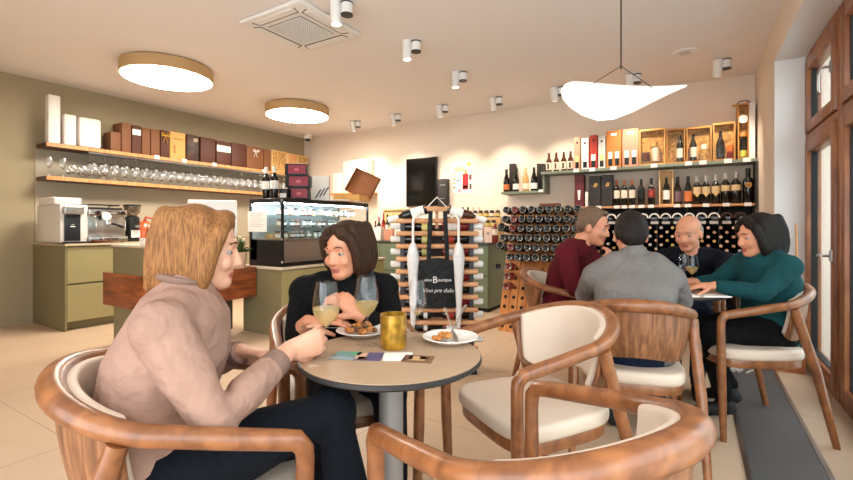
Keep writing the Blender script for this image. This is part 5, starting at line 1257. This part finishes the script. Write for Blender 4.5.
def hair_bob(m, low=-.15, back=.10, vol=1.0, part=0.0):
    def f(root, hx, M3, hs, R):
        mb = MB()
        def E(c, r): mb.ell(hx(c), [v*hs for v in r], M3, 18, 12)
        for s in (-1, 1): E((s*.058*vol, -.028, -.03), (.030, .062, .085+abs(low)*.15))
        E((0, -.032, .046), (.088*vol, .096*vol, .088*vol)); E((0, .045, .098), (.052, .030, .022)); E((.035, .05, .075), (.036, .022, .03)); E((-.035, .05, .075), (.036, .022, .03))
        E((0, -.085, -.03), (.080*vol, .045*vol, .11))
        for s in (-1, 1):
            mb.chain([hx((s*.070, .045, .055)), hx((s*.082, .03, -.01)), hx((s*.078, .02, low*.6)), hx((s*.070, .012, low))], [.024*hs, .022*hs, .022*hs, .014*hs], 12)
            for k in range(5):
                y = .005-.028*k; mb.chain([hx((s*.050*vol, y*.8-.012, .085)), hx((s*(.068-.002*k)*vol, y-.004, .02)), hx((s*(.074-.003*k)*vol, y-.006, -.05)), hx((s*(.070-.006*k)*vol, y-.012, low-.006*(k % 2)))], [.030*hs, .028*hs, .025*hs, .016*hs], 10)
        for k in range(7):
            x = -.06+.02*k; mb.chain([hx((x*.7, -.055, .09)), hx((x, -.088*vol, .02)), hx((x*1.05, -.096*vol, -.05)), hx((x*.95, -.085, low-.004*(k % 2)))], [.030*hs, .028*hs, .025*hs, .016*hs], 10)
        baked(mb, 'hair', m, .006, 5, root)
    return f
def hair_short(m, top=1.0):
    def f(root, hx, M3, hs, R):
        mb = MB()
        def E(c, r): mb.ell(hx(c), [v*hs for v in r], M3, 18, 12)
        if top: E((0, -.026, .045), (.080, .092, .086)); E((0, .035, .098), (.05, .035, .020))
        E((0, -.070, .0), (.073, .045, .070))
        for s in (-1, 1): E((s*.066, -.035, .02), (.017, .045, .05)); E((s*.071, .008, .02), (.008, .016, .03))
        baked(mb, 'hair', m, .006, 2, root)
    return f
def hair_fringe(m):                       # close cropped sides, bald crown
    def f(root, hx, M3, hs, R):
        mb = MB()
        def E(c, r): mb.ell(hx(c), [v*hs for v in r], M3, 18, 12)
        E((0, -.066, .005), (.068, .046, .062))
        for s in (-1, 1): E((s*.066, -.035, .012), (.013, .042, .040))
        baked(mb, 'hair', m, .006, 2, root)
    return f
H_blond = hairmat('blond_hair', (112, 72, 42), (158, 108, 62)); H_brown = hairmat('brown_hair', (38, 23, 16), (70, 45, 29)); H_dark = hairmat('dark_hair', (17, 12, 10), (36, 24, 18)); H_grey = hairmat('grey_hair', (120, 108, 98), (168, 154, 142)); H_crop = hairmat('cropped_hair', (96, 74, 58), (132, 104, 84))
def fabric(name, rgb, sc=120):
    return mat(name, rgb, .9, noise=(7, .10), bump=(11, .8, .04), spec=.15)
F_beige = fabric('beige_knit', (160, 126, 110)); F_black = fabric('black_knit', (12, 11, 12)); F_grey = fabric('grey_knit', (118, 112, 108)); F_maroon = fabric('maroon_knit', (88, 22, 30)); F_navy = fabric('navy_shirt', (18, 20, 27)); F_teal = fabric('teal_knit', (24, 68, 72))
F_jean = fabric('dark_denim', (14, 18, 25)); F_trous = fabric('black_trousers', (12, 12, 13)); F_jeanb = fabric('blue_denim', (26, 36, 56))

# blond person in beige
P = dict(hip=(-.665, 1.09, .53), waist=(-.675, 1.095, .66), chest=(-.645, 1.115, .80), shc=(-.625, 1.13, .925), neck=(-.622, 1.14, .965), head=(-.588, 1.175, 1.06), face=(.95, .30), fwd=(.957, .29), pitch=-.10, sw=.185, bulk=.98, depth=1.10,
 sh_r=(-.585, .975, .895), sh_l=(-.675, 1.28, .895), el_r=(-.455, .955, .695), el_l=(-.68, 1.36, .69), wr_r=(-.365, 1.175, .790), wr_l=(-.555, 1.32, .745),
 hand_r=((.80, .60, .12), (-.55, .75, .05), 1.0), hand_l=((1, -.12, -.04), (0, -.3, -1), .75),
 kn_r=(-.245, 1.155, .635), kn_l=(-.27, 1.30, .52), an_r=(-.165, 1.14, .22), an_l=(-.33, 1.32, .09), toe_r=(.7, .35), toez=-.04, cuff={1: .72, -1: .85}, hs=.91, collar=.05)
B, hxB, JB = person('blonde person in a beige sweater, seated left at the near table, holding a glass', (-.66, 1.09, 0), P, M_skin, F_beige, 'sweater', F_jean, .0048, hair_bob(H_blond, -.115, vol=.95))
np_ = JB(P['neck']); M_rib = fabric('beige_rib', (132, 104, 92))
MB().tube([np_+V((0, 0, .022))+Dv(.29, -.957)*(.064*math.cos(a/20*2*PI))+Dv(.957, .29)*(.062*math.sin(a/20*2*PI)-.002)-V((0, 0, .014))*math.sin(a/20*2*PI) for a in range(20)], .009, 8, closed=True).build('collar', M_rib, B)
for k_ in 'rl':
    e_, w_ = JB(P['el_'+k_]), JB(P['wr_'+k_]); f_ = P['cuff'][1 if k_ == 'r' else -1]
    MB().tube([e_.lerp(w_, f_-.02), e_.lerp(w_, f_+.03), e_.lerp(w_, f_+.13)], [.0385, .0375, .0345], 16).build('cuff', M_rib, B)
wl = JB(P['wr_l']); dl = (JB(P['el_l'])-wl).normalized()
u_ = dl.cross(UP).normalized(); v_ = dl.cross(u_); cc = wl+dl*.012
MB().tube([cc+u_*(.031*math.cos(a/16*2*PI))+v_*(.028*math.sin(a/16*2*PI)) for a in range(16)], .004, 8, closed=True).build('bracelet', M_blackmat, B)
# person in black
P = dict(hip=(-.375, 1.90, .53), waist=(-.365, 1.87, .66), chest=(-.345, 1.80, .79), shc=(-.325, 1.765, .895), neck=(-.320, 1.755, .935), head=(-.315, 1.715, 1.025), face=(-.48, -.88), fwd=(.30, -.95), pitch=-.12, roll=.05, sw=.18, bulk=1.0,
 sh_r=(-.47, 1.72, .865), sh_l=(-.175, 1.80, .865), el_r=(-.475, 1.64, .715), el_l=(-.135, 1.69, .72), wr_r=(-.425, 1.585, .778), wr_l=(-.24, 1.60, .795),
 hand_r=((.96, .08, .08), (0, .15, -1), .35), hand_l=((-.65, -.1, .7), (-.75, .3, .1), .8),
 kn_r=(-.32, 1.50, .53), kn_l=(-.13, 1.56, .53), an_r=(-.36, 1.62, .09), an_l=(-.12, 1.70, .09), cuff={1: .45, -1: .80}, hs=.91, collar=.55, brow=M_dbrown)
K, hxK, JK = person('person in a black turtleneck with brown hair, seated behind the near table', (-.37, 1.90, 0), P, M_skinw, F_black, 'sweater', F_jean, .0052, hair_bob(H_brown, -.095, vol=.95))
s0 = JK(P['sh_l'])+Dv(-.5, -.2)*.06+UP*.08
MB().tube([s0+Dv(0, 1)*.06, s0, JK((-.205, 1.665, .88)), JK((-.215, 1.655, .80)), JK((-.235, 1.70, .70))], .018, 8, flat=.2, up=tuple(Dv(0, -1))).build('bag_strap', mat('dark_strap', (44, 46, 52), .5), K)
# grey sweater, seen from behind
P = dict(hip=(1.0, 2.15, .53), waist=(1.01, 2.16, .66), chest=(1.045, 2.22, .82), shc=(1.07, 2.28, .93), neck=(1.08, 2.31, .975), head=(1.085, 2.36, 1.07), face=(.25, .97), fwd=(.30, .95), pitch=-.15, sw=.19, bulk=1.16, depth=1.05,
 sh_r=(1.235, 2.24, .845), sh_l=(.895, 2.34, .85), el_r=(1.345, 2.34, .725), el_l=(.885, 2.47, .735), wr_r=(1.34, 2.53, .785), wr_l=(1.12, 2.56, .785),
 hand_r=((-.2, .95, .02), (-.2, 0, -1), .3), hand_l=((.9, .4, .02), (0, 0, -1), .3),
 kn_r=(1.27, 2.52, .53), kn_l=(1.08, 2.60, .53), an_r=(1.26, 2.42, .09), an_l=(1.05, 2.5, .09), cuff=.9, hs=1.0, collar=.12)
person('broad person in a grey sweater seen from behind at the far table', (1.0, 2.15, 0), P, M_skinw, F_grey, 'sweater', F_jeanb, .007, hair_short(H_dark))
# maroon sweater
P = dict(hip=(.93, 3.10, .53), waist=(.945, 3.075, .67), chest=(.975, 3.02, .85), shc=(1.005, 2.975, .99), neck=(1.03, 2.955, 1.03), head=(1.105, 2.92, 1.115), face=(.80, -.60), fwd=(.80, -.60), pitch=-.22, sw=.20, bulk=1.1,
 sh_r=(.895, 2.845, .945), sh_l=(1.115, 3.11, .945), el_r=(.915, 2.735, .735), el_l=(1.20, 2.98, .775), wr_r=(1.06, 2.66, .885), wr_l=(1.22, 2.80, .80),
 hand_r=((.6, .25, .7), (-.3, .9, .3), .8), hand_l=((.1, -.95, .05), (0, 0, -1), .5),
 kn_r=(1.17, 2.80, .53), kn_l=(1.25, 2.95, .53), an_r=(1.12, 2.9, .09), an_l=(1.2, 3.02, .09), cuff={1: .18, -1: .5}, hs=1.02)
person('person in a maroon sweater with cropped hair, leaning in at the far table', (.93, 3.10, 0), P, M_skinw, F_maroon, 'sweater', F_trous, .007, hair_short(H_crop))
# navy shirt, facing the camera
P = dict(hip=(1.87, 3.24, .53), waist=(1.87, 3.21, .66), chest=(1.85, 3.13, .80), shc=(1.825, 3.07, .925), neck=(1.81, 3.04, .97), head=(1.765, 2.99, 1.07), face=(-.75, -.66), fwd=(-.45, -.89), pitch=-.18, sw=.20, bulk=1.1,
 sh_r=(1.63, 3.10, .88), sh_l=(1.99, 2.95, .88), el_r=(1.55, 2.98, .775), el_l=(1.90, 2.80, .785), wr_r=(1.52, 2.82, .79), wr_l=(1.68, 2.70, .79),
 hand_r=((-.1, -.95, .02), (0, 0, -1), .35), hand_l=((-.9, -.2, .02), (0, 0, -1), .35),
 kn_r=(1.60, 2.92, .53), kn_l=(1.78, 2.85, .53), an_r=(1.68, 3.0, .09), an_l=(1.82, 2.98, .09), cuff=.4, hs=1.0, brow=H_grey)
person('balding person in a navy shirt facing the camera across the far table', (1.87, 3.24, 0), P, M_skinw, F_navy, 'shirt', F_jeanb, .007, hair_fringe(H_grey))
# teal sweater
P = dict(hip=(1.955, 2.52, .53), waist=(1.955, 2.515, .66), chest=(1.925, 2.495, .82), shc=(1.885, 2.475, .945), neck=(1.865, 2.47, .98), head=(1.825, 2.455, 1.065), face=(-.98, .05), fwd=(-.99, .05), pitch=-.15, sw=.185, bulk=1.02, depth=1.1,
 sh_r=(1.885, 2.63, .905), sh_l=(1.895, 2.32, .905), el_r=(1.74, 2.66, .785), el_l=(1.735, 2.29, .775), wr_r=(1.58, 2.60, .79), wr_l=(1.565, 2.41, .795),
 hand_r=((-.95, -.15, .02), (0, 0, -1), .35), hand_l=((-.9, .35, -.02), (.1, .1, -1), .45),
 kn_r=(1.56, 2.60, .54), kn_l=(1.56, 2.44, .54), an_r=(1.86, 2.72, .13), an_l=(1.74, 2.60, .10), cuff=.85, hs=.96, toe_r=(-.2, .6), toe_l=(-.9, .3))
person('dark haired person in a teal sweater, seated by the window facing left', (1.955, 2.52, 0), P, M_skinw, F_teal, 'sweater', F_trous, .007, hair_bob(H_dark, -.105, vol=1.0))

# ------------------------------------------------------------------ light and camera
w = bpy.data.worlds.new('sky'); bpy.context.scene.world = w; w.use_nodes = True
bg = w.node_tree.nodes['Background']; bg.inputs['Color'].default_value = (.90, .96, 1.0, 1); bg.inputs['Strength'].default_value = 2.6
cam = bpy.data.cameras.new('camera'); co = bpy.data.objects.new('camera', cam); C.objects.link(co)
co.location = (0, 0, H); co.rotation_euler = (PI/2, 0, YAW)
cam.sensor_width = 36; cam.lens = F/853*36; cam.shift_y = (CY-240)/853
cam.clip_start = .02
bpy.context.scene.camera = co
sc = bpy.context.scene
sc.view_settings.view_transform = 'Standard'; sc.view_settings.look = 'None'; sc.view_settings.gamma = 1; sc.view_settings.exposure = 0.98
sc.cycles.transparent_max_bounces = 48; sc.cycles.max_bounces = 8; sc.cycles.sample_clamp_indirect = 6; sc.cycles.caustics_reflective = False; sc.cycles.caustics_refractive = False
